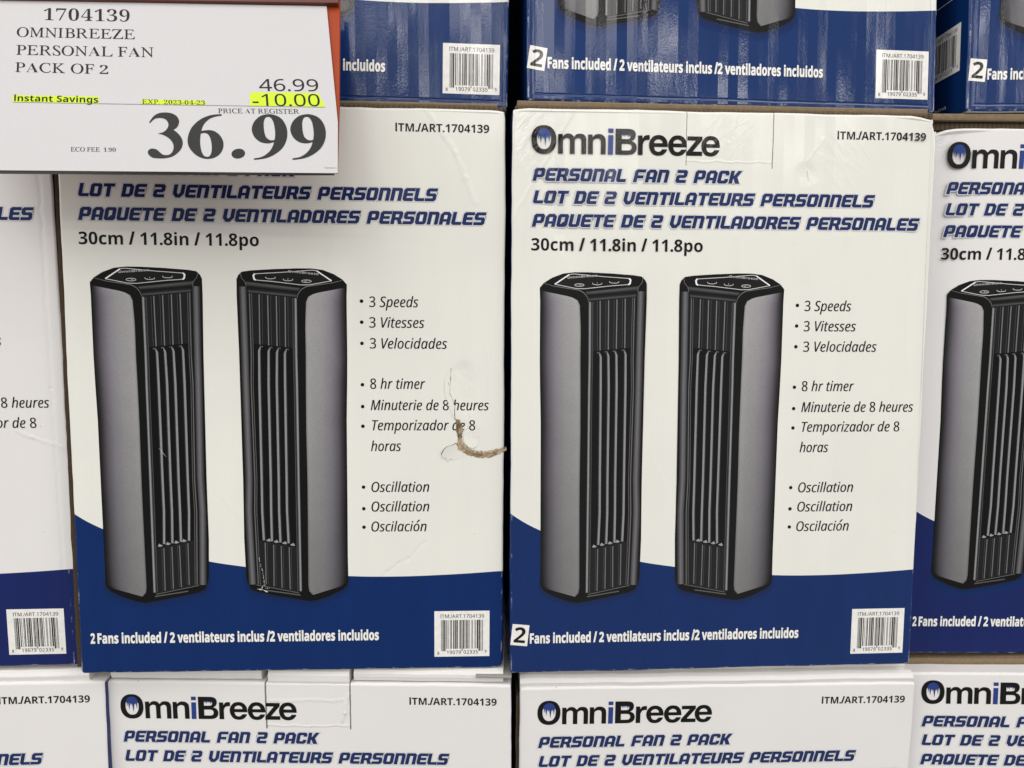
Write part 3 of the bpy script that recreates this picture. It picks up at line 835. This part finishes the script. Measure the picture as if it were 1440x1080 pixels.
ME = dict(logo=make_logo(), titles=make_titles(), size=make_size(), item=make_item(), list=make_list(), footer=make_footer(True),
          footer2=make_footer(False), label=make_label(), barcode=make_barcode(), fan1=make_fan(False), fan2=make_fan(True))

# ---------------------------------------------------------------- the carton itself
def carton_mesh(seed, height=HT, dents=(), xl=-HALF, xr=HALF):
    rnd = random.Random(seed)
    off = rnd.uniform(0, 100)
    r, rc = 0.0017, 0.0022
    base = []                                               # (x, z, nx, nz) round the outline of the front
    def side(x0, z0, x1, z1, nx, nz, n):
        for i in range(n):
            t = (i + 0.5) / n; base.append((x0 + (x1 - x0) * t, z0 + (z1 - z0) * t, nx, nz))
    def corner(cx, cz, a0):
        for i in range(5):
            a = a0 + math.pi / 2 * i / 4; base.append((cx + (rc - r) * math.cos(a), cz + (rc - r) * math.sin(a), math.cos(a), math.sin(a)))
    side(xl + rc, r, xr - rc, r, 0, -1, 44); corner(xr - rc, rc, -math.pi / 2)
    side(xr - r, rc, xr - r, height - rc, 1, 0, 56); corner(xr - rc, height - rc, 0)
    side(xr - rc, height - r, xl + rc, height - r, 0, 1, 44); corner(xl + rc, height - rc, math.pi / 2)
    side(xl + r, height - rc, xl + r, rc, -1, 0, 56); corner(xl + rc, rc, math.pi)
    n = len(base)
    V = []; F = []
    rings = [(0.0, 0.0), (0.35, 0.07), (0.68, 0.27), (0.90, 0.56), (1.0, 1.0)]
    def pos(b, out, y, k=1.0):
        x, z, nx, nz = b
        w_ = 0.0005 * mnoise.noise(Vector((x * 22 + off, z * 22, seed))) + 0.00028 * mnoise.noise(Vector((x * 90 + off, z * 90, seed)))
        dn = 0
        for dx, dz, rad, amt in dents:
            d = math.hypot(x - dx, z - dz)
            if d < rad: dn += amt * (0.5 + 0.5 * math.cos(math.pi * d / rad)) * (0.75 + 0.5 * mnoise.noise(Vector((x * 300, z * 300, seed))))
        w_ -= dn
        return (x + nx * (out * r + w_ * k), y + dn * 0.6 * k, z + nz * (out * r + w_ * k))
    for out, dy in rings:
        V += [pos(b, out, dy * r) for b in base]
    for y in (0.02, DEPTH):
        V += [pos(b, 1.0, y, 0.3) for b in base]
    nr = len(rings) + 2
    F.append(tuple(range(n)))
    for k in range(nr - 1):
        for i in range(n):
            j = (i + 1) % n
            F.append((k * n + i, (k + 1) * n + i, (k + 1) * n + j, k * n + j))
    F.append(tuple((nr - 1) * n + i for i in range(n))[::-1])
    me = bpy.data.meshes.new('carton'); me.from_pydata(V, [], F); me.update()
    for p in me.polygons:
        p.use_smooth = 1 <= p.index <= n * (len(rings) - 1)
    return me

def slab(x0, x1, y0, y1, z0, z1, seed=0, amp=0.0006, nseg=48, rr=0.0012):
    """a folded flap or board edge: a wavy flat bar with eased front edge"""
    V = []; F = []
    prof = [(y1, z0), (y0 + rr * .3, z0), (y0, z0 + rr), (y0, z1 - rr), (y0 + rr * .35, z1 - rr * .3), (y0 + rr, z1), (y1, z1)]
    m = len(prof)
    for i in range(nseg + 1):
        x = x0 + (x1 - x0) * i / nseg
        wv = amp * mnoise.noise(Vector((x * 28, seed * 3.1, 0))) + amp * .5 * mnoise.noise(Vector((x * 95, seed * 1.7, 4)))
        for k, (y, z) in enumerate(prof):
            V.append((x, y + (wv if k in (1, 2, 3, 4, 5) else 0), z + (wv * .6 if k >= 3 else 0)))
    for i in range(nseg):
        for k in range(m - 1):
            F.append((i * m + k, i * m + k + 1, (i + 1) * m + k + 1, (i + 1) * m + k))
    F.append(tuple(range(m))); F.append(tuple(nseg * m + k for k in range(m))[::-1])
    return V, [f[::-1] for f in F]

WARM = (0.760, 0.760, 0.708); COOL = (0.745, 0.730, 0.725)  # the cool white carries the shade and colour cast of the recessed cartons
TAB2 = [((-26.3, -178), (-26.2, -144), 0.3), ((29.2, -178), (29.1, -143), 0.4)]
TAB1 = [((-25.5, -178), (-25.4, -144), 0.7), ((31.2, -178), (31.0, -144), 0.6)]
VARS = {
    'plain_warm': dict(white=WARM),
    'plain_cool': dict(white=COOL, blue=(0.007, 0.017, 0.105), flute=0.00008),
    'top': dict(white=WARM, blue=(0.0045, 0.028, 0.125), flute=0.00012, broad=0.0030, grain=0.000045, grain_scale=800, score=True, rough=0.12, spec=0.46, rub=0.7, tilt=0.10),
    'torn': dict(white=WARM, xl=0.1345, xr=0.1393, tilt=0.024, rough=0.22, flute=0.00009, broad=0.0022,
                 crease=[([(88.7, -176.7), (100.9, -159.8), (107.6, -149.2), (114.2, -134.1), (120, -118.9)], 3.2, 0.16),
                         ([(88.2, 98.8), (77.5, 109.6), (70.6, 112.9), (63.6, 118.1), (55.7, 127.1), (49.6, 135.6)], 2.0, -0.13),
                         ([(-134.3, -48.1), (-109.3, -28.4), (-103.2, -17.3), (-82.8, 20.8), (-72.7, 45.9), (-53.3, 64.3)], 1.8, 0.06),
                         ([(128, -26.8), (128.4, -22.2), (127.9, -10), (127.7, 2.2)], 1.0, 0.10),
                         ([(115.2, 13.7), (117.1, 17.6), (116.4, 24.5), (113.7, 26)], 1.0, -0.14),
                         ([(-40, 70), (-20, 95)], 3.0, 0.08), ([(112.5, -13), (113.5, 8)], 9.0, -0.55)],
                 crush=[(113, -6, 15, -0.5), (118, 22, 10, 0.5)]),
    'tabbed': dict(white=WARM, tilt=0.040, rough=0.16, flute=0.00010, broad=0.0030, grain=0.00003, grain_scale=900, spec=0.36,
                   cut=[TAB2], crush=[(-137, -165, 34, 1.2), (52, -140, 9, -0.8), (0, -165, 26, 0.5), (75, -150, 30, 0.5), (137, -178, 16, 1.0)],
                   crease=[([(-26.2, -146.8), (2, -146.6), (29.1, -146.8)], 1.2, 0.16), ([(-136, -108), (-118, -140), (-98, -176)], 2.4, 0.14), ([(52.4, -141.5), (52.6, -135)], 0.6, -0.35), ([(62, -162), (52, -148)], 1.6, 0.10)]),
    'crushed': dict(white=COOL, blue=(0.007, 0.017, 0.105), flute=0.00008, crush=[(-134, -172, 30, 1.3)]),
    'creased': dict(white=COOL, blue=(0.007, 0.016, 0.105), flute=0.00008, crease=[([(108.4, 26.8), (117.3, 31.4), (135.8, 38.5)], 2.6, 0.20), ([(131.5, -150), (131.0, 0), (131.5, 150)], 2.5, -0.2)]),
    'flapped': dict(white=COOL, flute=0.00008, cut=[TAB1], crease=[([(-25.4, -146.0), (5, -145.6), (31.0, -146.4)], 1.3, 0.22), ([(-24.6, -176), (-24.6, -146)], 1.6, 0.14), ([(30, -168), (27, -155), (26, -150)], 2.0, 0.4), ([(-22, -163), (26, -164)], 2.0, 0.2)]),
}

SPOT = {'M1': ((-0.14528, 0.449, 1.17144), (0.006, 0.412, 2.55)), 'M2': ((0.13432, 0.45692, 1.16881), (-0.232, 0.209, 3.189)),
        'M3': ((0.4089, 0.48489, 1.16555), (0.636, 0.311, 0.272)), 'L0': ((-0.42518, 0.44619, 1.17344), (1.008, 0.307, 3.301)),
        'A': ((-0.13831, 0.46357, 1.53858), (-0.179, 0.895, 3.288)), 'B': ((0.14469, 0.47169, 1.53775), (-2.031, 0.019, 5.444)),
        'C': ((0.43337, 0.48286, 1.53857), (-0.675, -0.615, 1.42)), 'B0': ((-0.4115, 0.44471, 0.80307), (0.152, 0.503, 3.411)),
        'B1': ((-0.13913, 0.46027, 0.79982), (1.033, 0.062, -1.078)), 'B2': ((0.1374, 0.47147, 0.79458), (1.712, 0.462, 2.525)),
        'B3': ((0.41719, 0.4694, 0.80394), (0.735, -1.517, -3.729))}

kraft = plain_mat('kraft_board', (0.10, 0.072, 0.045), 0.85, 500, 0.3, 0.2, stripe=0.0031)
kraft_flat = plain_mat('kraft_paper', (0.21, 0.155, 0.098), 0.85, 400, 0.3, 0.2, bump=0.0006)
white_board = plain_mat('white_board', (0.74, 0.725, 0.71), 0.42, 120, 0.04, 0.4, bump=0.0004)
raw_edge_mat = plain_mat('raw_board_edge', (0.060, 0.042, 0.024), 0.9, 700, 0.45, 0.15)

def fan_carton(key, vname, label, seed, sticker=None, height=HT, dents=(), xl=-HALF, xr=HALF):
    root = bpy.data.objects.new('fan_carton', None)
    col.objects.link(root)
    root.empty_display_size = 0.05
    loc, rot = SPOT[key]
    root.location = loc
    root.rotation_euler = tuple(R(a) for a in rot)
    root['label'] = label; root['category'] = 'box'; root['group'] = 'stacked fan cartons'
    me = carton_mesh(seed, height, dents, xl, xr)
    body = bpy.data.objects.new('carton', me); col.objects.link(body); body.parent = root
    me.materials.append(carton_mat(vname))
    put('brand_logo', ME['logo'], root, vname)
    put('item_number', ME['item'], root, vname)
    put('title_lettering', ME['titles'], root, vname)
    put('size_lettering', ME['size'], root, vname)
    put('feature_list', ME['list'], root, vname)
    put('fan_picture', ME['fan1'], root, vname)
    put('fan_picture', ME['fan2'], root, vname)
    put('contents_lettering', ME['footer2' if sticker is not None else 'footer'], root, vname)
    lb = put('barcode_label', ME['label'], root, vname)
    put('barcode', ME['barcode'], lb, vname)
    if sticker is not None:
        a, b = make_sticker(sticker)
        st = put('number_sticker', a, root, vname)
        put('digit', b, st, vname)
    return root, body

def flap(body, mat, x0, x1, y0, z0, z1, seed, amp=0.0006, rr=0.0012, name='top_flap'):
    v, f = slab(x0, x1, y0, DEPTH - 0.004, z0, z1, seed, amp, rr=rr)
    return solid(name, v, f, mat, body)

c_m1, b_m1 = fan_carton('M1', 'torn', 'white and blue fan carton with a brown torn gash beside its bullet list', 11, xl=-0.1345, xr=0.1393,
                        dents=((0.1393, 0.0, 0.006, 0.0012), (0.1393, 0.361, 0.008, 0.0012)))
c_m2, b_m2 = fan_carton('M2', 'tabbed', 'wholly visible white and blue fan carton with a small number 2 sticker low down', 22, sticker=6.0, height=0.3624,
                        dents=((0.136, 0.361, 0.016, 0.0032), (-0.136, 0.361, 0.012, 0.0012)))
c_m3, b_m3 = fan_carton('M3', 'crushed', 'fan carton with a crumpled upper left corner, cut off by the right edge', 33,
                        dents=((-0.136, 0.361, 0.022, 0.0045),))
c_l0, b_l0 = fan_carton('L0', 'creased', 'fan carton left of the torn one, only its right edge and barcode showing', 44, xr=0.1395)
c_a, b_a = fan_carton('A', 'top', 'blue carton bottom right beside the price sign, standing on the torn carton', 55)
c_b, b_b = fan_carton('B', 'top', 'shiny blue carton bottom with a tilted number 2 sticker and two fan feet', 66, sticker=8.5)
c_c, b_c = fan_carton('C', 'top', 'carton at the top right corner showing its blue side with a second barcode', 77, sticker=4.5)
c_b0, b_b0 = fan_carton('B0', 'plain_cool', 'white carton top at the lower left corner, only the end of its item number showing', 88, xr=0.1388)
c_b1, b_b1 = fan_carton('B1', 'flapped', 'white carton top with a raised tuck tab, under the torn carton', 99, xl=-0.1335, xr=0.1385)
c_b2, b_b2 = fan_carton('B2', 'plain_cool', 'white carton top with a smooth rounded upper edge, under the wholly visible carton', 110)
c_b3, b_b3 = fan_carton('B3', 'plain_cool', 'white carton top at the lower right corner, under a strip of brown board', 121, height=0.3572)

# flaps, folds and raw edges between the rows
flap(b_m1, kraft, -0.1325, 0.1370, 0.0045, HT - 0.0002, HT + 0.0030, 1)
flap(b_m1, kraft_flat, -0.131, 0.134, 0.0075, HT + 0.0031, HT + 0.0060, 2)
flap(b_m2, kraft, -0.1335, 0.1335, 0.0035, HT + 0.0010, HT + 0.0034, 3)
flap(b_m2, kraft_flat, -0.132, 0.133, 0.0060, HT + 0.0035, HT + 0.0075, 4)
flap(b_m3, kraft, -0.1345, 0.134, 0.0050, HT - 0.0002, HT + 0.0050, 5)
flap(b_m3, kraft_flat, -0.1345, 0.134, 0.0010, HT + 0.0051, HT + 0.0095, 6)
flap(b_l0, kraft, -0.1335, 0.1335, 0.0045, HT - 0.0002, HT + 0.0035, 7)
flap(b_b0, white_board, -0.1345, 0.128, 0.0012, HT - 0.0002, HT + 0.0066, 8, 0.0009, rr=0.0030)
flap(b_b1, white_board, -0.1300, -0.0285, 0.0016, HT + 0.0010, HT + 0.0088, 9, 0.0008, rr=0.0030)
flap(b_b1, white_board, 0.0335, 0.1330, 0.0014, HT + 0.0010, HT + 0.0090, 10, 0.0006, rr=0.0030)
flap(b_b1, white_board, -0.0235, 0.0308, -0.0002, HT - 0.0020, HT + 0.0086, 11, 0.0003, rr=0.0034, name='tuck_tab')
flap(b_b2, white_board, -0.1355, 0.1340, 0.0004, HT - 0.0010, HT + 0.0068, 12, 0.0006, rr=0.0042)
flap(b_b2, white_board, -0.1300, 0.1320, 0.0080, HT + 0.0069, HT + 0.0118, 13, 0.0005)
flap(b_b3, kraft_flat, -0.1350, 0.1340, 0.0120, 0.3572, 0.3612, 14, 0.0005)
# a grey corner of folded board lying on the tabbed carton
cl = slab(0.1150, 0.1385, -0.0006, 0.03, HT + 0.0050, HT + 0.0068, 15, 0.0001, 6, 0.0005)
solid('flap_corner', cl[0], cl[1], plain_mat('grey_board', (0.30, 0.29, 0.27), 0.7), b_b1)

def edge_strip(body, x, wd, z0, z1, seed, mat, y=0.0022):
    """raw corrugated edge standing beside a fold"""
    V = []; F = []; n = 70
    for i in range(n + 1):
        z = z0 + (z1 - z0) * i / n
        w_ = 0.0005 * mnoise.noise(Vector((z * 60, seed, 0))) + 0.0003 * mnoise.noise(Vector((z * 240, seed, 2)))
        V += [(x, y, z), (x + wd + w_, y - .0006 + w_ * .4, z), (x + wd + w_, y + 0.05, z), (x, y + 0.05, z)]
    for i in range(n):
        for k in range(4):
            F.append((i * 4 + k, i * 4 + (k + 1) % 4, (i + 1) * 4 + (k + 1) % 4, (i + 1) * 4 + k))
    F.append((3, 2, 1, 0)); F.append((n * 4, n * 4 + 1, n * 4 + 2, n * 4 + 3))
    if wd < 0: F = [f[::-1] for f in F]
    return solid('raw_edge', V, F, mat, body)
edge_strip(b_m1, -0.1345 + 0.0002, -0.0030, 0.004, HT - 0.004, 3, raw_edge_mat)
edge_strip(b_b2, -HALF + 0.0002, -0.0022, 0.004, HT - 0.006, 5, raw_edge_mat)

# the brown gash: two plies of white paper torn away from the flutes
def torn_gash(root, vname):
    up = [(107.6, 18.0), (108.0, 21.5), (108.2, 26.5), (109.6, 30.0), (108.4, 34.2), (110.0, 37.6), (113.6, 40.4), (117.5, 41.9), (122.9, 43.2), (130.6, 43.1), (136.7, 40.4), (141.0, 38.0)]
    dn = [(110.6, 18.3), (111.9, 22.0), (112.6, 25.0), (112.2, 28.0), (112.1, 31.5), (113.4, 34.2), (117.0, 37.2), (121.5, 38.8), (127.0, 38.9), (133.0, 37.9), (137.5, 36.6), (140.6, 36.0)]
    U = resample(up, 90); D = resample(dn, 90)
    rnd = random.Random(4)
    s = Sheet(); pts = []; cs = []; faces = []
    nc = 9; nu = 90
    for i in range(nu):
        ph = i * 0.55 + 2.2 * mnoise.noise(Vector((i * .11, 0, 1)))
        fl = 0.5 + 0.5 * math.sin(ph)
        for j in range(nc):
            t = j / (nc - 1)
            p = lerp(U[i], D[i], t)
            edge = j in (0, nc - 1)
            jit = (rnd.uniform(-.45, .45), rnd.uniform(-.45, .45)) if edge else (rnd.uniform(-.12, .12), rnd.uniform(-.12, .12))
            pts.append((p[0] + jit[0], p[1] + jit[1]))
            n1 = mnoise.noise(Vector((i * .35, j * .9, 3))); n2 = mnoise.noise(Vector((i * .09, j * .2, 8)))
            k = 0.80 + 0.28 * (fl - .5) + 0.45 * n1 + 0.35 * n2
            c = lerp((0.30, 0.205, 0.115), (0.50, 0.41, 0.28), max(0, min(1, .5 + 1.3 * n2 + .6 * n1)))
            if i < 30: c = tuple(v * .8 for v in c)
            cs.append(tuple(max(0.03, v * k) for v in c))
    for i in range(nu - 1):
        for j in range(nc - 1): faces.append((i * nc + j, i * nc + j + 1, (i + 1) * nc + j + 1, (i + 1) * nc + j))
    s.add(pts, faces, 0.20, 'picture', cs)
    k = 0
    for i in range(nu):                                     # the bare flutes stand up a little in the gash
        for j in range(nc):
            x, y, z = s.v[k]
            s.v[k] = (x, y - 0.0003 * (0.5 + 0.5 * math.sin(i * 0.55)) * math.sin(math.pi * j / (nc - 1)), z); k += 1
    tear = put('tear', s.mesh('tear', True), root, vname)
    def rag(pts, hinge, lift, seed):
        """a lifted scrap of the printed white ply: flat along its hinge, curling up to a ragged tip"""
        r_ = random.Random(seed)
        ring = resample(list(pts) + [pts[0]], 60)[:-1]
        m = len(ring); cxm = sum(p[0] for p in ring) / m; cym = sum(p[1] for p in ring) / m
        V = []; F = []; rows = 6
        def h(p):
            (ax, ay), (bx, by) = hinge
            L = math.hypot(bx - ax, by - ay)
            d = abs((p[0] - ax) * (by - ay) - (p[1] - ay) * (bx - ax)) / L
            return 0.14 + lift * (d / 6.0) ** 1.6 + 0.10 * mnoise.noise(Vector((p[0] * .5, p[1] * .5, seed)))
        for k_ in range(rows):
            f_ = 1 - k_ / rows
            for p in ring:
                j_ = .20 if k_ == 0 else 0.0
                q_ = (cxm + (p[0] - cxm) * f_ + r_.uniform(-j_, j_), cym + (p[1] - cym) * f_ + r_.uniform(-j_, j_))
                V.append((q_[0] / 1000, -max(0.09, h(q_)) / 1000, (185 - q_[1]) / 1000))
        for k_ in range(rows - 1):
            for i in range(m): F.append((k_ * m + i, k_ * m + (i + 1) % m, (k_ + 1) * m + (i + 1) % m, (k_ + 1) * m + i))
        F.append(tuple((rows - 1) * m + i for i in range(m)))
        if area([(v[0], v[2]) for v in V[:m]]) < 0: F = [f[::-1] for f in F]
        mt = carton_mat(vname)
        o = solid('torn_flap', V, F, mt, tear)
        for p_ in o.data.polygons: p_.use_smooth = True
    rag([(99.2, 40.4), (100.6, 37.8), (102.4, 36.0), (105.2, 35.3), (108.1, 33.8), (108.9, 37.8), (113.0, 41.2), (112.2, 43.6), (109.5, 42.9), (107.4, 45.0), (104.6, 43.7), (102.6, 45.9), (101.9, 43.0), (100.0, 43.6)], ((106.0, 46.6), (113.0, 41.0)), 0.7, 1)
    rag([(105.0, -15.2), (104.3, -10.5), (104.8, -7.7), (103.3, -4.6), (104.0, -2), (103.8, 1.5), (104.9, 3), (106, 6.4), (107.2, 9.1), (107.0, 14), (107.2, 18.0), (105.2, 14), (103.6, 9), (101.6, 4), (100.8, -2), (101.4, -8), (103.2, -13)], ((103.4, -14), (103.8, 17)), 0.8, 2)
    rag([(113.2, 29.5), (114.0, 27.6), (117.2, 26.2), (122, 28), (124, 32), (121, 36.5), (117.2, 36.6), (114.6, 34.4), (113.2, 32)], ((118.0, 26.4), (124.0, 34.0)), 0.55, 3)
    sl = Sheet()  # dark lines drawn for the thin shadow at the torn edges
    sl.line([(105.0, -15.0), (104.4, -10.5), (104.9, -7.7), (103.4, -4.6), (104.1, -2), (103.9, 1.5), (105.0, 3), (106.1, 6.4), (107.3, 9.1), (107.1, 14), (107.4, 18.3)], [.2, .45, .25, .7, .35, .6, .15, .3, .4, .6, .7], 0.13, 'kraft')
    put('tear_line', sl.mesh('tear_line'), tear, vname)
    sl = Sheet()
    sl.line([(108.3, 33.7), (105.2, 35.1), (102.3, 35.9), (100.4, 37.7), (99.1, 40.2), (98.7, 41.6)], [.7, .15, .3, .5, .9, .3], 0.08, 'kraft')
    put('tear_line', sl.mesh('tear_line'), tear, vname)
    # white scuffs through the picture ink
    def rub(strokes):
        sc_ = Sheet()
        for pts, wd, seed, n in strokes:
            r_ = random.Random(seed); q = resample(pts, n)
            for i in range(n - 1):
                if r_.random() < .35: continue
                a = (q[i][0] + r_.uniform(-.25, .25), q[i][1]); b = (q[i + 1][0] + r_.uniform(-.25, .25), q[i + 1][1])
                sc_.line([a, b], r_.uniform(.3, 1) * wd, 0.20, 'pale')
        put('scuff', sc_.mesh('scuff'), root, vname)
    rub([([(-18.9, 108.4), (-16.5, 118.3), (-15.3, 128.8)], .3, 5, 34), ([(-20.3, 129.2), (-17, 129.8), (-14.0, 131.2)], .9, 6, 14),
         ([(-16, 126), (-18.5, 131)], .6, 8, 10), ([(-15, 129), (-12.6, 128.6)], .5, 9, 8)])
    rub([([(-79.5, 36.8), (-77.5, 39.5), (-74.8, 43.0)], .22, 10, 9)])
torn_gash(c_m1, 'torn')

# blue side of the corner carton: second barcode, white frame line, a few letters
def side_print(root, vname):
    lab = Sheet(); lab.rect(94.0, 145.5, 130.3, 176.6, 0.10, 'label')
    bars = ME['barcode']
    def to_side(me, dz):
        out = me.copy()
        for v in out.vertices:
            x, y, z = v.co
            back = (130.3 / 1000 - x) + 0.0075              # distance behind the front edge
            v.co = (-HALF - 0.0004 + y, back, z + dz)
        out.flip_normals()
        out['kinds'] = list(me['kinds'])
        return out
    l = put('barcode_label', to_side(lab.mesh('barcode_label'), 0.0205), root, vname)
    put('barcode', to_side(bars, 0.0205), l, vname)
    fl_ = Sheet()
    fl_.line([(127.0, 60), (127.0, 106.5), (20.0, 106.5)], .5, 0.10, 'white')
    put('frame_line', to_side(fl_.mesh('frame_line'), 0.0), root, vname)
    fr = Sheet()
    fr.text('measurements/', 'italic', 88.0, 116.5, 128.0, 3.6, 0.10, 'white')
    put('side_lettering', to_side(fr.mesh('side_lettering'), 0.0), root, vname)
    fr = Sheet()
    fr.text('Made in China', 'sans', 74.0, 117.0, 177.0, 2.4, 0.10, 'white')
    put('side_lettering', to_side(fr.mesh('side_lettering'), 0.0), root, vname)
side_print(c_c, 'top')

# ---------------------------------------------------------------- price sign in an orange holder
sign = bpy.data.objects.new('price_sign', None)
col.objects.link(sign)
sign.location = (-0.18354, 0.38839, 1.47931)
sign.rotation_euler = (R(-21.699), 0, 0)
sign['label'] = 'white paper price sign with yellow highlighter in an orange holder, leaning back before the cartons'
sign['category'] = 'sign'

def plate(name, pts, y0, y1, mat, parent=sign):
    n = len(pts); P = ccw(pts)
    V = [(x / 1000, y0, z / 1000) for x, z in P] + [(x / 1000, y1, z / 1000) for x, z in P]
    F = [tuple(range(n)), tuple(range(2 * n - 1, n - 1, -1))] + [(i, n + i, n + (i + 1) % n, (i + 1) % n) for i in range(n)]
    return solid(name, V, F, mat, parent)

orange = plain_mat('orange_plastic', lin((156, 58, 15)), 0.5, 60, 0.05, 0.25)
shaded_orange = plain_mat('orange_plastic_shaded', lin((96, 48, 38)), 0.45, 60, 0.08, 0.4)  # same orange plastic, with the shade on the rim put into its colour
paper = plain_mat('sign_paper', (0.57, 0.563, 0.577), 0.5, 500, 0.035, 0.15, bump=0.00004)
grey_edge = plain_mat('dark_edge', (0.05, 0.048, 0.042), 0.4, 60, 0.1, 0.5)

def curved_paper(name, pts, y, mat):
    """one sheet of paper, very slightly bowed"""
    v, f = fill([ccw(pts)])
    return plate(name, pts, y, y + 0.0003, mat)
board = plate('holder_board', [(-113.72, 2.6), (89.6, 1.6), (87.9, 41.8), (82.4, 128), (-142.4, 128)], 0.0012, 0.0034, orange)
plate('holder_rim', [(-139.5, 115.25), (-113.7, 114.65), (83.0, 110.9), (81.9, 128), (-142.4, 128)], -0.0022, 0.0011, shaded_orange)
sheet = curved_paper('paper_sheet', [(-113.3, 1.96), (-90.39, 1.61), (-0.1, 0.74), (90.38, -0.17), (88.21, 31.66), (76.16, 110.6), (-30.91, 113.0), (-113.73, 114.7), (-138.64, 115.3)], 0.0, paper)
plate('dark_strip', [(-114, 1.5), (-90, 1.3), (0, 0.7), (70, 0.35), (88, 0.4), (88, 0.9), (0, 1.9), (-114, 2.6)], 0.0006, 0.0030, grey_edge)  # thin dark strip along the paper's lower edge

class SignSheet(Sheet):
    def add(self, pts, faces, lift, kind, cols=None):
        k = len(self.v); mi = self.mi(kind)
        self.v += [(x / 1000, -lift / 1000, z / 1000) for x, z in pts]
        self.c += [(0.5, 0.5, 0.5)] * len(pts)
        for f in faces:
            a, b, c = (pts[f[0]], pts[f[1]], pts[f[2]])
            if (b[0] - a[0]) * (c[1] - a[1]) - (b[1] - a[1]) * (c[0] - a[0]) < 0: f = f[::-1]
            self.f.append(tuple(i + k for i in f)); self.m.append(mi)
    def run(self, s, style, p0, p1, cap, lift, kind):
        v, f = raw_text(s, style)
        a = min(p[0] for p in v); b = max(p[0] for p in v)
        L = math.dist(p0, p1); ux, uz = (p1[0] - p0[0]) / L, (p1[1] - p0[1]) / L
        sx = L / (b - a); sy = cap / cap_h(style)
        self.add([(p0[0] + (p[0] - a) * sx * ux - 0.17 * p[1] * sy, p0[1] + (p[0] - a) * sx * uz + p[1] * sy) for p in v], f, lift, kind)

SIGN_INK = {'sign_black': plain_mat('sign_black', (0.017, 0.017, 0.018), 0.5, 60, 0.1, 0.12), 'sign_soft': plain_mat('sign_soft', (0.032, 0.034, 0.032), 0.5, 200, 0.15, 0.12),
            'sign_grey': plain_mat('sign_grey', (0.22, 0.22, 0.23), 0.4, 60, 0.1, 0.3), 'highlighter': plain_mat('highlighter', (0.58, 0.76, 0.035), 0.5, 150, 0.06, 0.15)}
def put_sign(name, s, parent):
    me = s.mesh(name)
    o = bpy.data.objects.new(name, me); col.objects.link(o); o.parent = parent
    for i, k in enumerate(s.mats): me.materials[i] = SIGN_INK[k]
    return o

t1 = SignSheet()
for s_, a, b, h in (('1704139', (-85.63, 100.52), (-36.06, 99.37), 9.3), ('OMNIBREEZE', (-98.93, 88.92), (-31.25, 87.14), 6.7),
                    ('PERSONAL FAN', (-96.64, 76.48), (-18.68, 74.73), 6.7), ('PACK OF 2', (-94.97, 64.78), (-42.5, 63.25), 6.5)):
    t1.run(s_, 'roman', a, b, h, 0.12, 'sign_black')
put_sign('product_lettering', t1, sheet)
for pts in ([(-93.2, 49.3), (-70, 48.9), (-45.3, 48.3), (-44.35, 43.9), (-70, 44.2), (-92.23, 44.5)], [(-21.26, 46.7), (14.1, 45.6), (14.87, 42.7), (-20.9, 43.2)],
            [(38.3, 50.8), (39.5, 51.2), (58, 51.0), (76.4, 50.5), (77.6, 47.5), (80.85, 41.6), (60, 42.0), (38.85, 42.1)]):
    t2 = SignSheet()
    t2.poly(pts, 0.06, 'highlighter')
    put_sign('highlighter_mark', t2, sheet)
t3 = SignSheet()
t3.run('Instant Savings', 'bold', (-91.59, 45.41), (-44.9, 44.25), 4.1, 0.12, 'sign_black')
t3.run('EXP.  2023-04-23', 'roman', (-20.57, 43.55), (14.25, 42.9), 3.0, 0.12, 'sign_black')
t3.run('ECO FEE  1.90', 'roman', (-54.6, 13.2), (-30.2, 12.97), 2.7, 0.12, 'sign_soft')
t3.run('PRICE AT REGISTER', 'roman', (22.15, 37.53), (66.65, 37.17), 3.0, 0.12, 'sign_black')
t3.line([(-92.12, 44.71), (-40, 43.6), (20, 42.5), (80.35, 41.41)], 0.42, 0.10, 'sign_grey')
t3.run('960046013', 'sans', (83.4, 2.62), (89.61, 2.53), 0.8, 0.12, 'sign_grey')
put_sign('notice_lettering', t3, sheet)
t4 = SignSheet()
t4.run('46.99', 'sans', (43.33, 52.06), (76.24, 51.87), 7.9, 0.12, 'sign_black')
t4.run('-10.00', 'sans', (40.73, 42.16), (77.88, 42.02), 7.9, 0.12, 'sign_black')
put_sign('old_price', t4, sheet)
t5 = SignSheet()
t5.poly(smooth_outline(BIG['three']), 0.12, 'sign_soft')
t5.poly(smooth_outline(BIG['six']), 0.12, 'sign_soft', None, [smooth_outline(BIG['sixc'])])
t5.poly(smooth_outline(BIG['nineA']), 0.12, 'sign_soft', None, [smooth_outline(BIG['nineAc'])])
t5.poly(smooth_outline(BIG['nineB']), 0.12, 'sign_soft', None, [smooth_outline(BIG['nineBc'])])
t5.disc(36.0, 11.8, 3.65, 3.1, 0.12, 'sign_soft', 28)
put_sign('price_digits', t5, sheet)

# dark backdrop added behind the stacks so the gaps stay black
bw = solid('gap_backdrop', [(-3, 0.70, -0.2), (3, 0.70, -0.2), (3, 0.70, 3.2), (-3, 0.70, 3.2)], [(0, 1, 2, 3)], plain_mat('backdrop_dark', (0.012, 0.012, 0.014), 0.9, 20, 0.2, 0.1))
bw['kind'] = 'structure'
bw['label'] = 'added dark backdrop closing the gaps behind the cartons'
